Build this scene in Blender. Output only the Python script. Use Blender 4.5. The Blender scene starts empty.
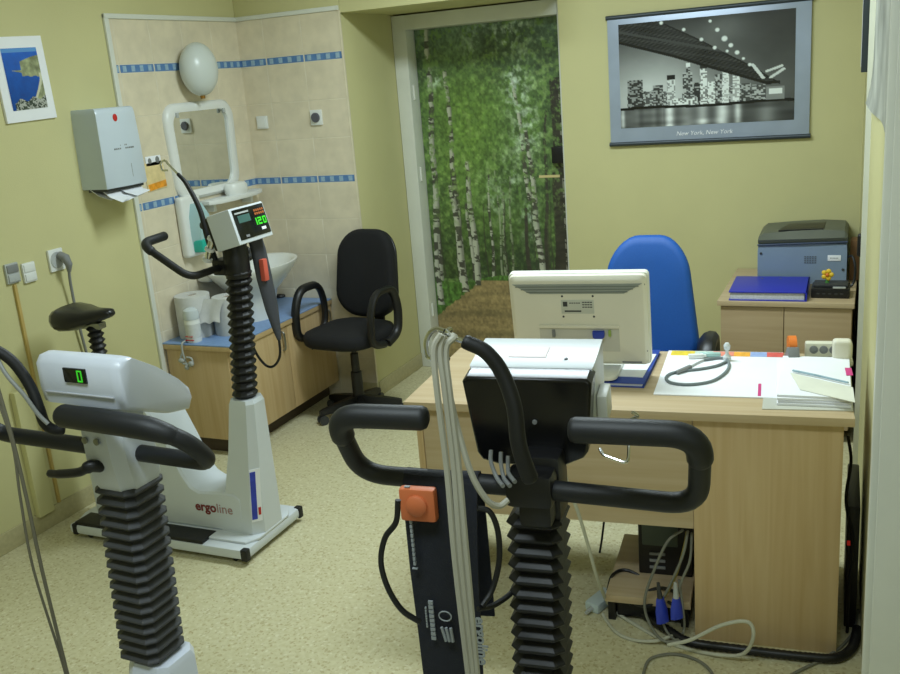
import bpy, bmesh, math, random
import numpy as np
from mathutils import Matrix, Vector, Euler
random.seed(7)
COL = bpy.context.scene.collection
PI = math.pi

# ------------------------------------------------------------------ camera (a real lens standing at eye height)
CAM_F, PITCH, ROLL, YAW, CAM_H = 947.446, 15.484, -4.639, 24.716, 1.7055
_p, _r, _y = (math.radians(a) for a in (PITCH, ROLL, YAW))
FW = Vector((-math.sin(_y)*math.cos(_p), math.cos(_y)*math.cos(_p), -math.sin(_p)))
_rt = Vector((math.cos(_y), math.sin(_y), 0)); _up = _rt.cross(FW)
CR = math.cos(_r)*_rt + math.sin(_r)*_up
CU = -math.sin(_r)*_rt + math.cos(_r)*_up
CAM = Vector((0, 0, CAM_H))
cd = bpy.data.cameras.new('camera'); co = bpy.data.objects.new('camera', cd); COL.objects.link(co)
cd.sensor_width = 36; cd.lens = CAM_F*36/900; cd.clip_start = 0.02
m3 = Matrix((CR, CU, -FW)).transposed()
co.matrix_world = Matrix.Translation(CAM) @ m3.to_4x4()
bpy.context.scene.camera = co

def at(u, v, **k):
    """where the sight line through photo point u,v meets a plane of the room (x=, y=, z=) or a distance d="""
    d = FW + CR*((u-450)/CAM_F) - CU*((v-337)/CAM_F)
    (a, val), = k.items()
    t = val if a == 'd' else (val-CAM['xyz'.index(a)])/d['xyz'.index(a)]
    return CAM + d*t

# ------------------------------------------------------------------ materials
def lin(c): return tuple(((x/255)/12.92 if x/255 <= .04045 else ((x/255+.055)/1.055)**2.4) for x in c)
MATS = {}
def mat(name, rgb, rough=.5, metal=0.0, var=.06, scale=8.0, bump=0.0, bscale=60., coat=0.0, emit=None, estr=0., trans=0., spec=.5):
    if name in MATS: return MATS[name]
    m = bpy.data.materials.new(name); m.use_nodes = True
    nt = m.node_tree; b = nt.nodes['Principled BSDF']
    b.inputs['Roughness'].default_value = rough; b.inputs['Metallic'].default_value = metal
    b.inputs['Coat Weight'].default_value = coat; b.inputs['Specular IOR Level'].default_value = spec
    tc = nt.nodes.new('ShaderNodeTexCoord')
    n = nt.nodes.new('ShaderNodeTexNoise'); n.inputs['Scale'].default_value = scale; n.inputs['Detail'].default_value = 4
    nt.links.new(tc.outputs['Object'], n.inputs['Vector'])
    rp = nt.nodes.new('ShaderNodeValToRGB'); c = lin(rgb)
    rp.color_ramp.elements[0].position = .3; rp.color_ramp.elements[1].position = .7
    rp.color_ramp.elements[0].color = tuple(x*(1-var) for x in c)+(1,)
    rp.color_ramp.elements[1].color = tuple(min(1, x*(1+var)) for x in c)+(1,)
    nt.links.new(n.outputs['Fac'], rp.inputs['Fac']); nt.links.new(rp.outputs['Color'], b.inputs['Base Color'])
    if bump:
        n2 = nt.nodes.new('ShaderNodeTexNoise'); n2.inputs['Scale'].default_value = bscale; n2.inputs['Detail'].default_value = 3
        nt.links.new(tc.outputs['Object'], n2.inputs['Vector'])
        bp = nt.nodes.new('ShaderNodeBump'); bp.inputs['Strength'].default_value = bump; bp.inputs['Distance'].default_value = .004
        nt.links.new(n2.outputs['Fac'], bp.inputs['Height']); nt.links.new(bp.outputs['Normal'], b.inputs['Normal'])
    if emit:
        b.inputs['Emission Color'].default_value = lin(emit)+(1,); b.inputs['Emission Strength'].default_value = estr
    if trans: b.inputs['Transmission Weight'].default_value = trans
    MATS[name] = m; return m

def wood(name, rgb, dark, axis=2, rough=.45):
    if name in MATS: return MATS[name]
    m = bpy.data.materials.new(name); m.use_nodes = True; nt = m.node_tree; b = nt.nodes['Principled BSDF']
    b.inputs['Roughness'].default_value = rough
    tc = nt.nodes.new('ShaderNodeTexCoord'); mp = nt.nodes.new('ShaderNodeMapping')
    s = [38, 38, 38]; s[axis] = 1.6; mp.inputs['Scale'].default_value = s
    nt.links.new(tc.outputs['Object'], mp.inputs['Vector'])
    n = nt.nodes.new('ShaderNodeTexNoise'); n.inputs['Scale'].default_value = 1.0; n.inputs['Detail'].default_value = 6; n.inputs['Distortion'].default_value = .5
    nt.links.new(mp.outputs['Vector'], n.inputs['Vector'])
    rp = nt.nodes.new('ShaderNodeValToRGB')
    rp.color_ramp.elements[0].position = .28; rp.color_ramp.elements[0].color = lin(dark)+(1,)
    rp.color_ramp.elements[1].position = .62; rp.color_ramp.elements[1].color = lin(rgb)+(1,)
    nt.links.new(n.outputs['Fac'], rp.inputs['Fac']); nt.links.new(rp.outputs['Color'], b.inputs['Base Color'])
    MATS[name] = m; return m

def floor_mat():
    m = bpy.data.materials.new('speckled_vinyl'); m.use_nodes = True; nt = m.node_tree; b = nt.nodes['Principled BSDF']
    b.inputs['Roughness'].default_value = .42; b.inputs['Specular IOR Level'].default_value = .35
    tc = nt.nodes.new('ShaderNodeTexCoord')
    def vor(scale, lo, hi, feature='F1'):
        v = nt.nodes.new('ShaderNodeTexVoronoi'); v.inputs['Scale'].default_value = scale; v.feature = feature
        nz = nt.nodes.new('ShaderNodeTexNoise'); nz.inputs['Scale'].default_value = scale*.9
        ad = nt.nodes.new('ShaderNodeMixRGB'); ad.inputs['Fac'].default_value = .02
        nt.links.new(tc.outputs['Object'], nz.inputs['Vector'])
        nt.links.new(tc.outputs['Object'], ad.inputs['Color1']); nt.links.new(nz.outputs['Color'], ad.inputs['Color2'])
        nt.links.new(ad.outputs['Color'], v.inputs['Vector']); return v
    def mixc(fac, c1, c2):
        mx = nt.nodes.new('ShaderNodeMixRGB'); nt.links.new(fac, mx.inputs['Fac'])
        for s, c in (('Color1', c1), ('Color2', c2)):
            if isinstance(c, tuple): mx.inputs[s].default_value = lin(c)+(1,)
            else: nt.links.new(c, mx.inputs[s])
        return mx.outputs['Color']
    def step(sock, a, c, inv=False):
        r = nt.nodes.new('ShaderNodeMapRange'); r.inputs['From Min'].default_value = a; r.inputs['From Max'].default_value = c
        if inv: r.inputs['To Min'].default_value = 1; r.inputs['To Max'].default_value = 0
        nt.links.new(sock, r.inputs['Value']); return r.outputs['Result']
    def mul(a, c):
        x = nt.nodes.new('ShaderNodeMath'); x.operation = 'MULTIPLY'; nt.links.new(a, x.inputs[0])
        if isinstance(c, float): x.inputs[1].default_value = c
        else: nt.links.new(c, x.inputs[1])
        return x.outputs[0]
    big = nt.nodes.new('ShaderNodeTexNoise'); big.inputs['Scale'].default_value = 60; big.inputs['Detail'].default_value = 3
    nt.links.new(tc.outputs['Object'], big.inputs['Vector'])
    col = mixc(step(big.outputs['Fac'], .38, .62), FLOOR_A, FLOOR_B)
    for sc, thr, c, f in ((70, .30, (168, 154, 110), .6), (95, .28, (160, 140, 98), .55), (60, .26, (222, 218, 190), .6)):
        v = vor(sc, 0, 1)
        sep = nt.nodes.new('ShaderNodeSeparateColor'); nt.links.new(v.outputs['Color'], sep.inputs['Color'])
        fac = mul(mul(step(sep.outputs[0], .62, .66), step(v.outputs['Distance'], thr, thr+.12, True)), f)
        col = mixc(fac, col, c)
    nt.links.new(col, b.inputs['Base Color']); return m

def vcol_mat(name, rough=.4, coat=0.):
    m = bpy.data.materials.new(name); m.use_nodes = True; nt = m.node_tree; b = nt.nodes['Principled BSDF']
    b.inputs['Roughness'].default_value = rough; b.inputs['Coat Weight'].default_value = coat
    a = nt.nodes.new('ShaderNodeAttribute'); a.attribute_name = 'ink'
    nt.links.new(a.outputs['Color'], b.inputs['Base Color']); return m

# ------------------------------------------------------------------ geometry
ROOT = {}
def smooth_path(pts, n=8):
    P = [Vector(p) for p in pts]
    if len(P) < 3: return P
    Q = [P[0]*2-P[1]]+P+[P[-1]*2-P[-2]]; out = []
    for i in range(1, len(Q)-2):
        a, b, c, d = Q[i-1:i+3]
        for k in range(n):
            t = k/n
            out.append(.5*((2*b)+(c-a)*t+(2*a-5*b+4*c-d)*t*t+(3*b-3*c+d-a)*t**3))
    out.append(P[-1]); return out
def round_path(pts, r, n=6):
    P = [Vector(p) for p in pts]; out = [P[0]]
    for i in range(1, len(P)-1):
        a, b, c = P[i-1:i+2]; rr = min(r, (a-b).length*.49, (c-b).length*.49)
        s = b+(a-b).normalized()*rr; e = b+(c-b).normalized()*rr
        for k in range(n+1):
            t = k/n; out.append(s*(1-t)**2+b*2*t*(1-t)+e*t*t)
    out.append(P[-1]); return out

class G:
    def __init__(s): s.v = []; s.f = []
    def add(s, vs, fs, M=None):
        o = len(s.v)
        for p in vs:
            p = Vector(p); s.v.append(M @ p if M else p)
        s.f += [tuple(i+o for i in f) for f in fs]; return s
    def frombm(s, bm, M=None):
        bm.verts.ensure_lookup_table(); bm.verts.index_update()
        s.add([v.co.copy() for v in bm.verts], [[v.index for v in f.verts] for f in bm.faces], M); bm.free(); return s
    def box(s, x0, x1, y0, y1, z0, z1, bev=0., seg=2, M=None, taper=None):
        bm = bmesh.new(); bmesh.ops.create_cube(bm, size=1)
        for v in bm.verts:
            top = v.co.z > 0
            kx, ky = (taper if (taper and top) else (1, 1))
            v.co = Vector(((x0+x1)/2+v.co.x*(x1-x0)*kx, (y0+y1)/2+v.co.y*(y1-y0)*ky, (z0+z1)/2+v.co.z*(z1-z0)))
        if bev: bmesh.ops.bevel(bm, geom=bm.edges[:], offset=bev, segments=seg, profile=.6, affect='EDGES', clamp_overlap=True)
        return s.frombm(bm, M)
    def prism(s, poly, d0, d1, M=None, bev=0., seg=2):
        """poly in local xy, extruded along local z from d0 to d1"""
        bm = bmesh.new(); n = len(poly)
        lo = [bm.verts.new((x, y, d0)) for x, y in poly]; hi = [bm.verts.new((x, y, d1)) for x, y in poly]
        bm.faces.new(lo[::-1]); bm.faces.new(hi)
        for i in range(n): bm.faces.new((lo[i], lo[(i+1) % n], hi[(i+1) % n], hi[i]))
        bm.normal_update()
        if bev:
            es = [e for e in bm.edges if (e.verts[0] in lo) == (e.verts[1] in lo)]
            bmesh.ops.bevel(bm, geom=es, offset=bev, segments=seg, profile=.6, affect='EDGES', clamp_overlap=True)
        return s.frombm(bm, M)
    def loft(s, rings, cap=True, closed=True, M=None):
        n = len(rings[0]); vs = [p for r in rings for p in r]; fs = []
        for i in range(len(rings)-1):
            for j in range(n if closed else n-1):
                k = (j+1) % n; fs.append((i*n+j, i*n+k, (i+1)*n+k, (i+1)*n+j))
        if cap: fs.append(tuple(range(n-1, -1, -1))); fs.append(tuple((len(rings)-1)*n+j for j in range(n)))
        return s.add(vs, fs, M)
    def tube(s, pts, r, n=10, M=None, round_end=False, ellipse=1.0):
        P = [Vector(p) for p in pts]; R = [r]*len(P) if not isinstance(r, (list, tuple)) else list(r)
        if round_end:
            d0 = (P[0]-P[1]).normalized(); d1 = (P[-1]-P[-2]).normalized(); a, b = R[0], R[-1]
            P = [P[0]+d0*a*.5, P[0]+d0*a*.35]+P+[P[-1]+d1*b*.35, P[-1]+d1*b*.5]; R = [a*.55, a*.85]+R+[b*.85, b*.55]
        T = []
        for i in range(len(P)):
            t = P[min(i+1, len(P)-1)]-P[max(i-1, 0)]
            T.append(t.normalized() if t.length > 1e-9 else Vector((0, 0, 1)))
        u = T[0].orthogonal().normalized(); rings = []
        for i, p in enumerate(P):
            u = (u-T[i]*u.dot(T[i])); u = u.normalized() if u.length > 1e-6 else T[i].orthogonal().normalized()
            w = T[i].cross(u)
            rings.append([p+(u*math.cos(2*PI*k/n)+w*math.sin(2*PI*k/n)*ellipse)*R[i] for k in range(n)])
        return s.loft(rings, M=M)
    def lathe(s, prof, c=(0, 0, 0), n=20, M=None, sx=1., sy=1.):
        c = Vector(c)
        return s.loft([[c+Vector((max(r, 1e-4)*math.cos(2*PI*k/n)*sx, max(r, 1e-4)*math.sin(2*PI*k/n)*sy, z)) for k in range(n)] for r, z in prof], M=M)
    def cyl(s, a, b, r, n=14): return s.tube([a, b], r, n)
    def ell(s, c, rx, ry, rz, n=20, m=12, M=None):
        return s.loft([[Vector(c)+Vector((rx*math.sin(t)*math.cos(2*PI*k/n), ry*math.sin(t)*math.sin(2*PI*k/n), rz*math.cos(t))) for k in range(n)] for t in [1e-3+(PI-2e-3)*i/m for i in range(m+1)]], M=M)
    def quad(s, a, b, c, d): return s.add([a, b, c, d], [(0, 1, 2, 3)])
    def text(s, body, size, o, xd, yd, ext=.0006, bold=False, shear=0.):
        cu = bpy.data.curves.new('t', 'FONT'); cu.body = body; cu.size = size; cu.extrude = ext; cu.shear = shear; cu.resolution_u = 3
        if bold: cu.offset = size*.025
        ob = bpy.data.objects.new('t', cu); COL.objects.link(ob)
        dg = bpy.context.evaluated_depsgraph_get(); me = bpy.data.meshes.new_from_object(ob.evaluated_get(dg))
        xd = Vector(xd).normalized(); yd = Vector(yd); yd = (yd-xd*yd.dot(xd)).normalized(); zd = xd.cross(yd); o = Vector(o)
        s.add([o+xd*v.co.x+yd*v.co.y+zd*v.co.z for v in me.vertices], [tuple(p.vertices) for p in me.polygons])
        bpy.data.objects.remove(ob); bpy.data.meshes.remove(me); bpy.data.curves.remove(cu); return s
    def out(s, name, m, parent=None, world=False, angle=40, smooth=True):
        me = bpy.data.meshes.new(name)
        V = s.v
        r = parent
        while r is not None and r.parent is not None: r = r.parent
        if world and r is not None and r in ROOT:
            inv = ROOT[r].inverted(); V = [inv @ v for v in V]
        me.from_pydata([tuple(v) for v in V], [], s.f)
        bm = bmesh.new(); bm.from_mesh(me); bmesh.ops.remove_doubles(bm, verts=bm.verts, dist=1e-6)
        bmesh.ops.recalc_face_normals(bm, faces=bm.faces); bm.to_mesh(me); bm.free()
        me.materials.append(m)
        if smooth:
            me.shade_smooth(); me.set_sharp_from_angle(angle=math.radians(angle))
        o = bpy.data.objects.new(name, me); COL.objects.link(o)
        if parent is not None: o.parent = parent
        return o

def tag(o, label, cat, group=None, kind=None):
    if label: o['label'] = label
    if cat: o['category'] = cat
    if group: o['group'] = group
    if kind: o['kind'] = kind
    return o
def root(name, label, cat, loc, rz=0., group=None):
    o = bpy.data.objects.new(name, None); COL.objects.link(o); o.empty_display_size = .05
    o.location = loc; o.rotation_euler = (0, 0, rz)
    ROOT[o] = Matrix.Translation(Vector(loc)) @ Matrix.Rotation(rz, 4, 'Z')
    return tag(o, label, cat, group)
def single(g, name, m, label, cat, group=None, angle=40):
    """a thing that is one mesh; its origin is put at its base"""
    xs = [v.x for v in g.v]; ys = [v.y for v in g.v]; z = min(v.z for v in g.v)
    c = Vector(((min(xs)+max(xs))/2, (min(ys)+max(ys))/2, z))
    g.v = [v-c for v in g.v]; o = g.out(name, m, None, angle=angle); o.location = c
    ROOT[o] = Matrix.Translation(c)
    return tag(o, label, cat, group)
def struct(g, name, m, parent=None, angle=40):
    o = g.out(name, m, parent, angle=angle)
    if parent is None: o['kind'] = 'structure'
    return o
def frame(o, xd, yd):
    xd = Vector(xd).normalized(); yd = Vector(yd); yd = (yd-xd*yd.dot(xd)).normalized(); zd = xd.cross(yd)
    M = Matrix((xd, yd, zd)).transposed().to_4x4(); M.translation = Vector(o); return M
def rrect(w, h, r, n=6):
    out = []
    for cx, cy, a0 in ((w/2-r, h/2-r, 0), (-w/2+r, h/2-r, 90), (-w/2+r, -h/2+r, 180), (w/2-r, -h/2+r, 270)):
        for k in range(n+1):
            a = math.radians(a0+90*k/n); out.append((cx+r*math.cos(a), cy+r*math.sin(a)))
    return out

# ------------------------------------------------------------------ printed pictures (flat colour meshes)
def vnoise(h, w, ch, cw, seed):
    rs = np.random.RandomState(seed); g = rs.rand(ch+2, cw+2)
    y = np.linspace(0, ch, h, endpoint=False); x = np.linspace(0, cw, w, endpoint=False)
    yi = y.astype(int); xi = x.astype(int); fy = (y-yi)[:, None]; fx = (x-xi)[None, :]
    fy = fy*fy*(3-2*fy); fx = fx*fx*(3-2*fx)
    a = g[np.ix_(yi, xi)]; b = g[np.ix_(yi, xi+1)]; c = g[np.ix_(yi+1, xi)]; d = g[np.ix_(yi+1, xi+1)]
    return (a*(1-fx)+b*fx)*(1-fy)+(c*(1-fx)+d*fx)*fy
def fbm(h, w, ch, cw, seed, oct=5):
    t = np.zeros((h, w)); amp = 1; tot = 0
    for i in range(oct):
        t += amp*vnoise(h, w, min(ch*2**i, h), min(cw*2**i, w), seed+i); tot += amp; amp *= .55
    return t/tot
def print_mesh(name, arr, M, w, h, parent, m):
    """arr rows run top to bottom, sRGB 0..255; lies in the local xy of M, centred"""
    H, W = arr.shape[:2]
    ys, xs = np.mgrid[0:H, 0:W]
    co = np.stack([(xs/(W-1)-.5)*w, (.5-ys/(H-1))*h, np.zeros((H, W))], -1).reshape(-1, 3)
    Mn = np.array(M); co = co @ Mn[:3, :3].T+Mn[:3, 3]
    idx = (ys*W+xs); a = idx[:-1, :-1].ravel(); b = idx[1:, :-1].ravel(); c = idx[1:, 1:].ravel(); d = idx[:-1, 1:].ravel()
    fs = np.stack([a, b, c, d], 1)
    me = bpy.data.meshes.new(name); me.from_pydata(co.tolist(), [], fs.tolist())
    c = np.clip(arr, 0, 255)/255.; c = np.where(c <= .04045, c/12.92, ((c+.055)/1.055)**2.4)
    at_ = me.color_attributes.new('ink', 'FLOAT_COLOR', 'POINT')
    rgba = np.concatenate([c.reshape(-1, 3), np.ones((H*W, 1))], 1).astype(np.float32)
    at_.data.foreach_set('color', rgba.ravel())
    me.materials.append(m); o = bpy.data.objects.new(name, me); COL.objects.link(o)
    if parent is not None: o.parent = parent
    return o
# ================================================================== THE ROOM
XL, YB, XC, YP, YD, XN = -3.121, 4.392, -2.486, 4.90, 4.975, -1.505
ZT, ZS, ZB1, ZB2, YT, ZCEIL = 2.056, 2.043, 1.841, 1.219, 3.441, 2.62
FLOOR_A, FLOOR_B = (198, 191, 152), (207, 201, 165)
M_wall = mat('yellow_paint', (201, 196, 146), .55, var=.03, scale=3, bump=.15, bscale=180, spec=.3)
M_ceil = mat('ceiling_white', (225, 222, 205), .8, var=.02)
M_white = mat('white_enamel', (226, 228, 224), .35, var=.02)
M_trim = mat('white_trim', (216, 218, 208), .4, var=.03)
M_cove = mat('vinyl_cove', (180, 172, 132), .5, var=.08, scale=60)
M_grout = mat('grout', (218, 209, 186), .8, var=.03)
M_tile = mat('beige_tile', (219, 208, 182), .25, var=.07, scale=14)
M_bluetile = mat('blue_decor', (88, 128, 178), .3, var=.12, scale=40)
M_paletile = mat('pale_decor', (150, 178, 200), .3, var=.1, scale=60)
M_black = mat('black_plastic', (17, 17, 19), .42, var=.1)
M_dark = mat('dark_grey_plastic', (52, 54, 56), .5, var=.1)
M_grey = mat('grey_plastic', (128, 130, 130), .5, var=.05)
M_lgrey = mat('light_grey_plastic', (176, 180, 178), .45, var=.04)
M_chrome = mat('chrome', (220, 222, 224), .16, metal=1., var=.02)
M_steel = mat('steel', (150, 152, 150), .35, metal=1., var=.04)
M_paper = mat('paper', (238, 240, 244), .7, var=.02)
M_red = mat('red_mark', (190, 40, 36), .5, var=.05)
M_ink = mat('grey_ink', (120, 122, 120), .6, var=.03)
M_darkink = mat('dark_ink', (60, 62, 62), .6, var=.03)

g = G().box(-3.3, 1.7, -1.6, 5.3, -.06, 0.0); struct(g, 'floor', floor_mat())
g = G().box(-3.3, 1.7, -1.6, 5.3, ZCEIL, ZCEIL+.08); struct(g, 'ceiling', M_ceil)
g = G().box(XL-.12, XL, -1.6, 5.3, 0, ZCEIL); struct(g, 'wall_left', M_wall)
g = G().box(XL, XC, YB, 5.3, 0, ZCEIL, .006, 2); struct(g, 'wall_alcove', M_wall)
g = G().box(XN, .4, YP, 5.3, 0, ZCEIL).box(XC, XN, YD+.12, 5.3, 0, ZCEIL); struct(g, 'wall_back', M_wall)
g = G().box(XC+.001, XN, YB+.002, YD+.2, ZS, ZCEIL); struct(g, 'wall_bulkhead', M_wall)
g = G().prism([(.035, 2.10), (1.7, 2.10), (1.7, 5.3), (-.03, 5.3), (-.055, 4.9)], 0, ZCEIL); struct(g, 'wall_right', M_wall)
g = G().box(1.6, 1.7, -1.6, 2.1, 0, ZCEIL); struct(g, 'wall_side', M_wall)
g = G().box(XL, 1.7, -1.6, -1.5, 0, ZCEIL); struct(g, 'wall_front', M_wall)
# door post that the picture was taken past
g = G().box(.0165, .17, 1.94, 2.10, 0, 2.25, .006); g.box(.03, .15, 1.915, 1.94, 0, 2.25, .004); struct(g, 'trim_doorpost', M_trim)
# skirting
g = G().box(XL, XL+.008, -1.5, YT-.02, 0, .085, .003); struct(g, 'baseboard_left', M_cove)
g = G().box(XC, XC+.008, YB+.01, YD, 0, .085, .003).box(XC-.1, XC, YB-.008, YB, 0, .085, .003); struct(g, 'baseboard_alcove', M_cove)
g = G().box(XN, -.05, YP-.008, YP, 0, .085, .003); struct(g, 'baseboard_back', M_cove)
# yellow pipe box low on the left wall
g = G().box(XL, XL+.03, 2.545, 2.625, .075, .62, .006); struct(g, 'trim_pipebox', M_wall)

# tiles, each one cut, with two blue bands
def tile_wall(name, P, width, start, full):
    """P(s,z,o): s along the wall, z up, o out of the wall"""
    tw, th, gp = .232, .1905, .0035
    gt = G(); gb = G(); gpale = G(); gg = G()
    def slab(G_, s0, s1, z0, z1, o, bev=.0012):
        t = G().box(s0, s1, -o, 0, z0, z1, bev, 1)
        G_.add([P(v.x, v.z, -v.y) for v in t.v], t.f)
    slab(gg, 0, width, 0, ZT, .0066, 0)
    cuts = [0.]; s = start
    while s < width-1e-3:
        if s > .004: cuts.append(s)
        s += tw
    cuts.append(width)
    rows = []; z = ZB1+.02
    rows.append((z, ZT))
    for k in range(3): rows.append((ZB2+.02+k*.194, ZB2+.02+(k+1)*.194))
    z = ZB2-.02
    while z > 0.01: rows.append((max(0, z-.194), z)); z -= .194
    for a, b in zip(cuts, cuts[1:]):
        for z0, z1 in rows:
            if z1-z0 < .01: continue
            slab(gt, a+gp/2, b-gp/2, z0+gp/2, z1-gp/2, .0075)
        for zb in (ZB1, ZB2):
            slab(gb, a+gp, b-gp, zb-.0175, zb+.0175, .0075)
            n = max(1, round((b-a)/(tw/4)))
            for k in range(n):
                m0 = a+gp+(b-a-2*gp)*(k+.5)/n; hw = (b-a)/n*.2
                slab(gpale, m0-hw, m0+hw, zb-.013, zb+.013, .0081, 0)
    o = struct(gg, name, M_grout)
    gt.out('tile_field', M_tile, o); gb.out('tile_band', M_bluetile, o); gpale.out('tile_band_pattern', M_paletile, o)
tile_wall('wall_left_tiled', lambda s, z, o: Vector((XL+o, YT+s, z)), YB-YT, (YB-YT) % .232, 0)
tile_wall('wall_alcove_tiled', lambda s, z, o: Vector((XL+s, YB-o, z)), XC-XL, (XC-XL) % .232, 0)
g = G().box(XL, XL+.014, YT-.028, YT, 0, ZT+.02, .004)
g.box(XL, XL+.016, YT-.028, YB, ZT, ZT+.022, .004).box(XL, XC, YB-.016, YB, ZT, ZT+.022, .004); struct(g, 'trim_tiles', M_trim)
g = G().box(XC-.006, XC+.004, YB-.011, YB+.003, .086, ZT, .002); struct(g, 'trim_corner', M_tile)

# doorway with a full-height forest photograph on the door
g = G()
g.box(XC+.002, -2.401, YD-.02, YD+.12, 0, 2.035, .004)
g.box(-2.405, -1.53, YD-.02, YD+.12, 1.957, 2.035, .004); g.box(-1.53, XN+.005, YD-.02, YD+.12, 0, 2.035, .004)
d1 = struct(g, 'door_1', M_trim)
G().box(-2.398, -1.53, YD+.085, YD+.118, .01, 1.957, .002).out('door_leaf', M_trim, d1)
gh = G()
for z in (1.62, 1.16, .35): gh.cyl((-2.4, YD+.02, z-.04), (-2.4, YD+.02, z+.04), .008)
gh.out('hinge', M_trim, d1)

def forest(W=220, H=440):
    rs = np.random.RandomState(4)
    yy, xx = np.mgrid[0:H, 0:W]; v = yy/(H-1); u = xx/(W-1); hz = .735
    n1 = fbm(H, W, 9, 4, 3, 6); n2 = fbm(H, W, 70, 36, 21, 4); n3 = fbm(H, W, 5, 3, 40, 4); n4 = fbm(H, W, 130, 70, 61, 2)
    deep = np.array([52, 68, 44.]); mid = np.array([92, 122, 58.]); hi = np.array([128, 152, 86.]); sky = np.array([176, 190, 182.]); cool = np.array([78, 96, 84.])
    t = np.clip((n1*.8+n2*.45-.36)*2.0, 0, 1)[..., None]
    img = deep*(1-t)+mid*t
    glow = (np.exp(-((u-.33)/.24)**2-((v-.28)/.2)**2)*.9*np.clip(.5+n2, 0, 1))[..., None]; img = img*(1-glow*.7)+np.array([104, 138, 52.])*glow*.7
    top = (np.clip((.16-v)*7, 0, 1)*.75)[..., None]; img = img*(1-top)+cool*top*(.65+.6*n1[..., None])
    t2 = (np.clip((n2-.54)*6, 0, 1)*np.clip((n3-.25)*3, 0, 1))[..., None]; img = img*(1-t2*.55)+hi*t2*.55
    for cx, cy, sx, sy, a in ((.60, .05, .2, .09, 1.2), (.66, .17, .07, .06, .9), (.72, .3, .12, .13, .65), (.55, .42, .12, .05, .9), (.72, .56, .06, .08, .8), (.5, .5, .1, .06, .5), (.12, .14, .07, .03, .8)):
        g = (np.exp(-((u-cx)/sx)**2-((v-cy)/sy)**2)*a*np.clip((n2-.42)*5, 0, 1)*np.clip((n1-.3)*4, 0, 1))[..., None]; g = np.clip(g, 0, .9); img = img*(1-g)+sky*g
    dk = (np.clip((v-.45)*4, 0, 1)*(v < hz)*.38*np.clip(n1*1.5, .3, 1))[..., None]; img = img*(1-dk)
    img *= (.72+.56*n4)[..., None]
    def trunk(x0, x1, top_, bot, w, kind, a=1., sd=0):
        cx = x0+(x1-x0)*np.clip((v-top_)/(bot-top_), 0, 1)+.006*np.sin(v*23+x0*40); ww = w*(.6+.4*np.clip((v-top_)/(bot-top_), 0, 1))
        m = ((np.abs(u-cx) < ww)*(v > top_)*(v < bot)).astype(float)*a
        s = np.clip((u-cx)/ww, -1, 1); b = fbm(H, W, 90, 14, int(x0*997)+sd, 3)
        if kind == 'birch': c = np.array([160, 162, 144.])*(1-.35*np.clip(s, 0, 1))[..., None]; c = np.where((b > .545)[..., None], np.array([64, 64, 54.]), c)
        elif kind == 'dark': c = np.array([50, 48, 40.])*(.8+.5*b)[..., None]
        else: c = np.array([44, 42, 34.])*(.7+.7*b)[..., None]; c = np.where(((b > .55)*(u > .95))[..., None], np.array([126, 124, 112.]), c)
        leaf = np.clip((n2-.5)*7, 0, 1)*np.clip((.62-v)*4, 0, .85)
        m = (m*(1-leaf))[..., None]; img[:] = img*(1-m)+c*m
    for k in range(18): x0 = rs.rand(); trunk(x0, x0+.04*(rs.rand()-.5), .35+.2*rs.rand(), hz-.01*rs.rand(), .004+.005*rs.rand(), 'birch' if k % 3 == 0 else 'dark', .6, k)
    for a in ((.09, .035, 0, .80, .026, 'birch'), (.20, .21, .12, .765, .022, 'birch'), (.18, .23, .45, .77, .03, 'birch'), (.30, .33, .38, .75, .024, 'birch'), (.28, .30, .5, .74, .014, 'birch'), (.45, .44, .42, .73, .010, 'birch'),
              (.66, .73, .16, .5, .016, 'birch'), (.73, .79, .3, .72, .022, 'birch'), (.69, .70, .52, .72, .016, 'dark'), (.86, .82, .25, .72, .012, 'dark'), (.95, .95, .16, .80, .075, 'bark'), (.995, .985, 0, .8, .022, 'dark')): trunk(*a)
    fol = (np.clip((fbm(H, W, 80, 44, 90, 4)-.57)*8, 0, 1)*np.clip((.60-v)*5, 0, .7))[..., None]; img = img*(1-fol)+np.array([96, 126, 62.])*fol
    gr = v > hz+.012*np.sin(u*9)+.01*(n1-.5)
    gcol = np.array([72, 104, 46.])*(.55+.8*n4)[..., None]; img[gr] = gcol[gr]
    edge = .36-(v-hz)*3.0+.05*(n2-.5)
    path = (v > hz+.004)*(u > edge)
    pc = np.array([142, 124, 84.])*(.62+.3*fbm(H, W, 90, 5, 77, 4)+.35*n4)[..., None]
    stripe = (np.clip(np.sin((v-hz)*120*(1-.8*(v-hz))+n1*4+u*1.5)-.25, 0, 1)*.45*np.clip((v-hz)*12, 0, 1))[..., None]
    pc = pc*(1-stripe)+np.array([66, 62, 42.])*stripe; img[path > 0] = pc[path > 0]
    for a in ((.035, .03, .6, .82, .024, 'birch'), (.21, .225, .6, .775, .026, 'birch'), (.325, .33, .6, .755, .022, 'birch')): trunk(*a)
    return np.clip(img*1.14+4, 0, 235)
MF = frame(((-2.398-1.53)/2, YD+.0835, .984), (1, 0, 0), (0, 0, 1))
fo = root('forest_photo_mural', 'full-height photo mural of a birch forest path covering the door', 'mural', ((-2.398-1.53)/2, YD+.0835, .01))
M_print = vcol_mat('printed_paper', .45); M_gloss = vcol_mat('glossy_print', .25, .2)
fm = print_mesh('printed_sheet', forest(), Matrix.Translation((0, 0, .974)) @ frame((0, 0, 0), (1, 0, 0), (0, 0, 1)), .868, 1.942, fo, M_print)
G().box(-.1, .02, 0, .002, 0, .014).out('sticker', mat('cream_sticker', (214, 196, 140), .6), fo).location = (.36, -.004, 1.10)

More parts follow.
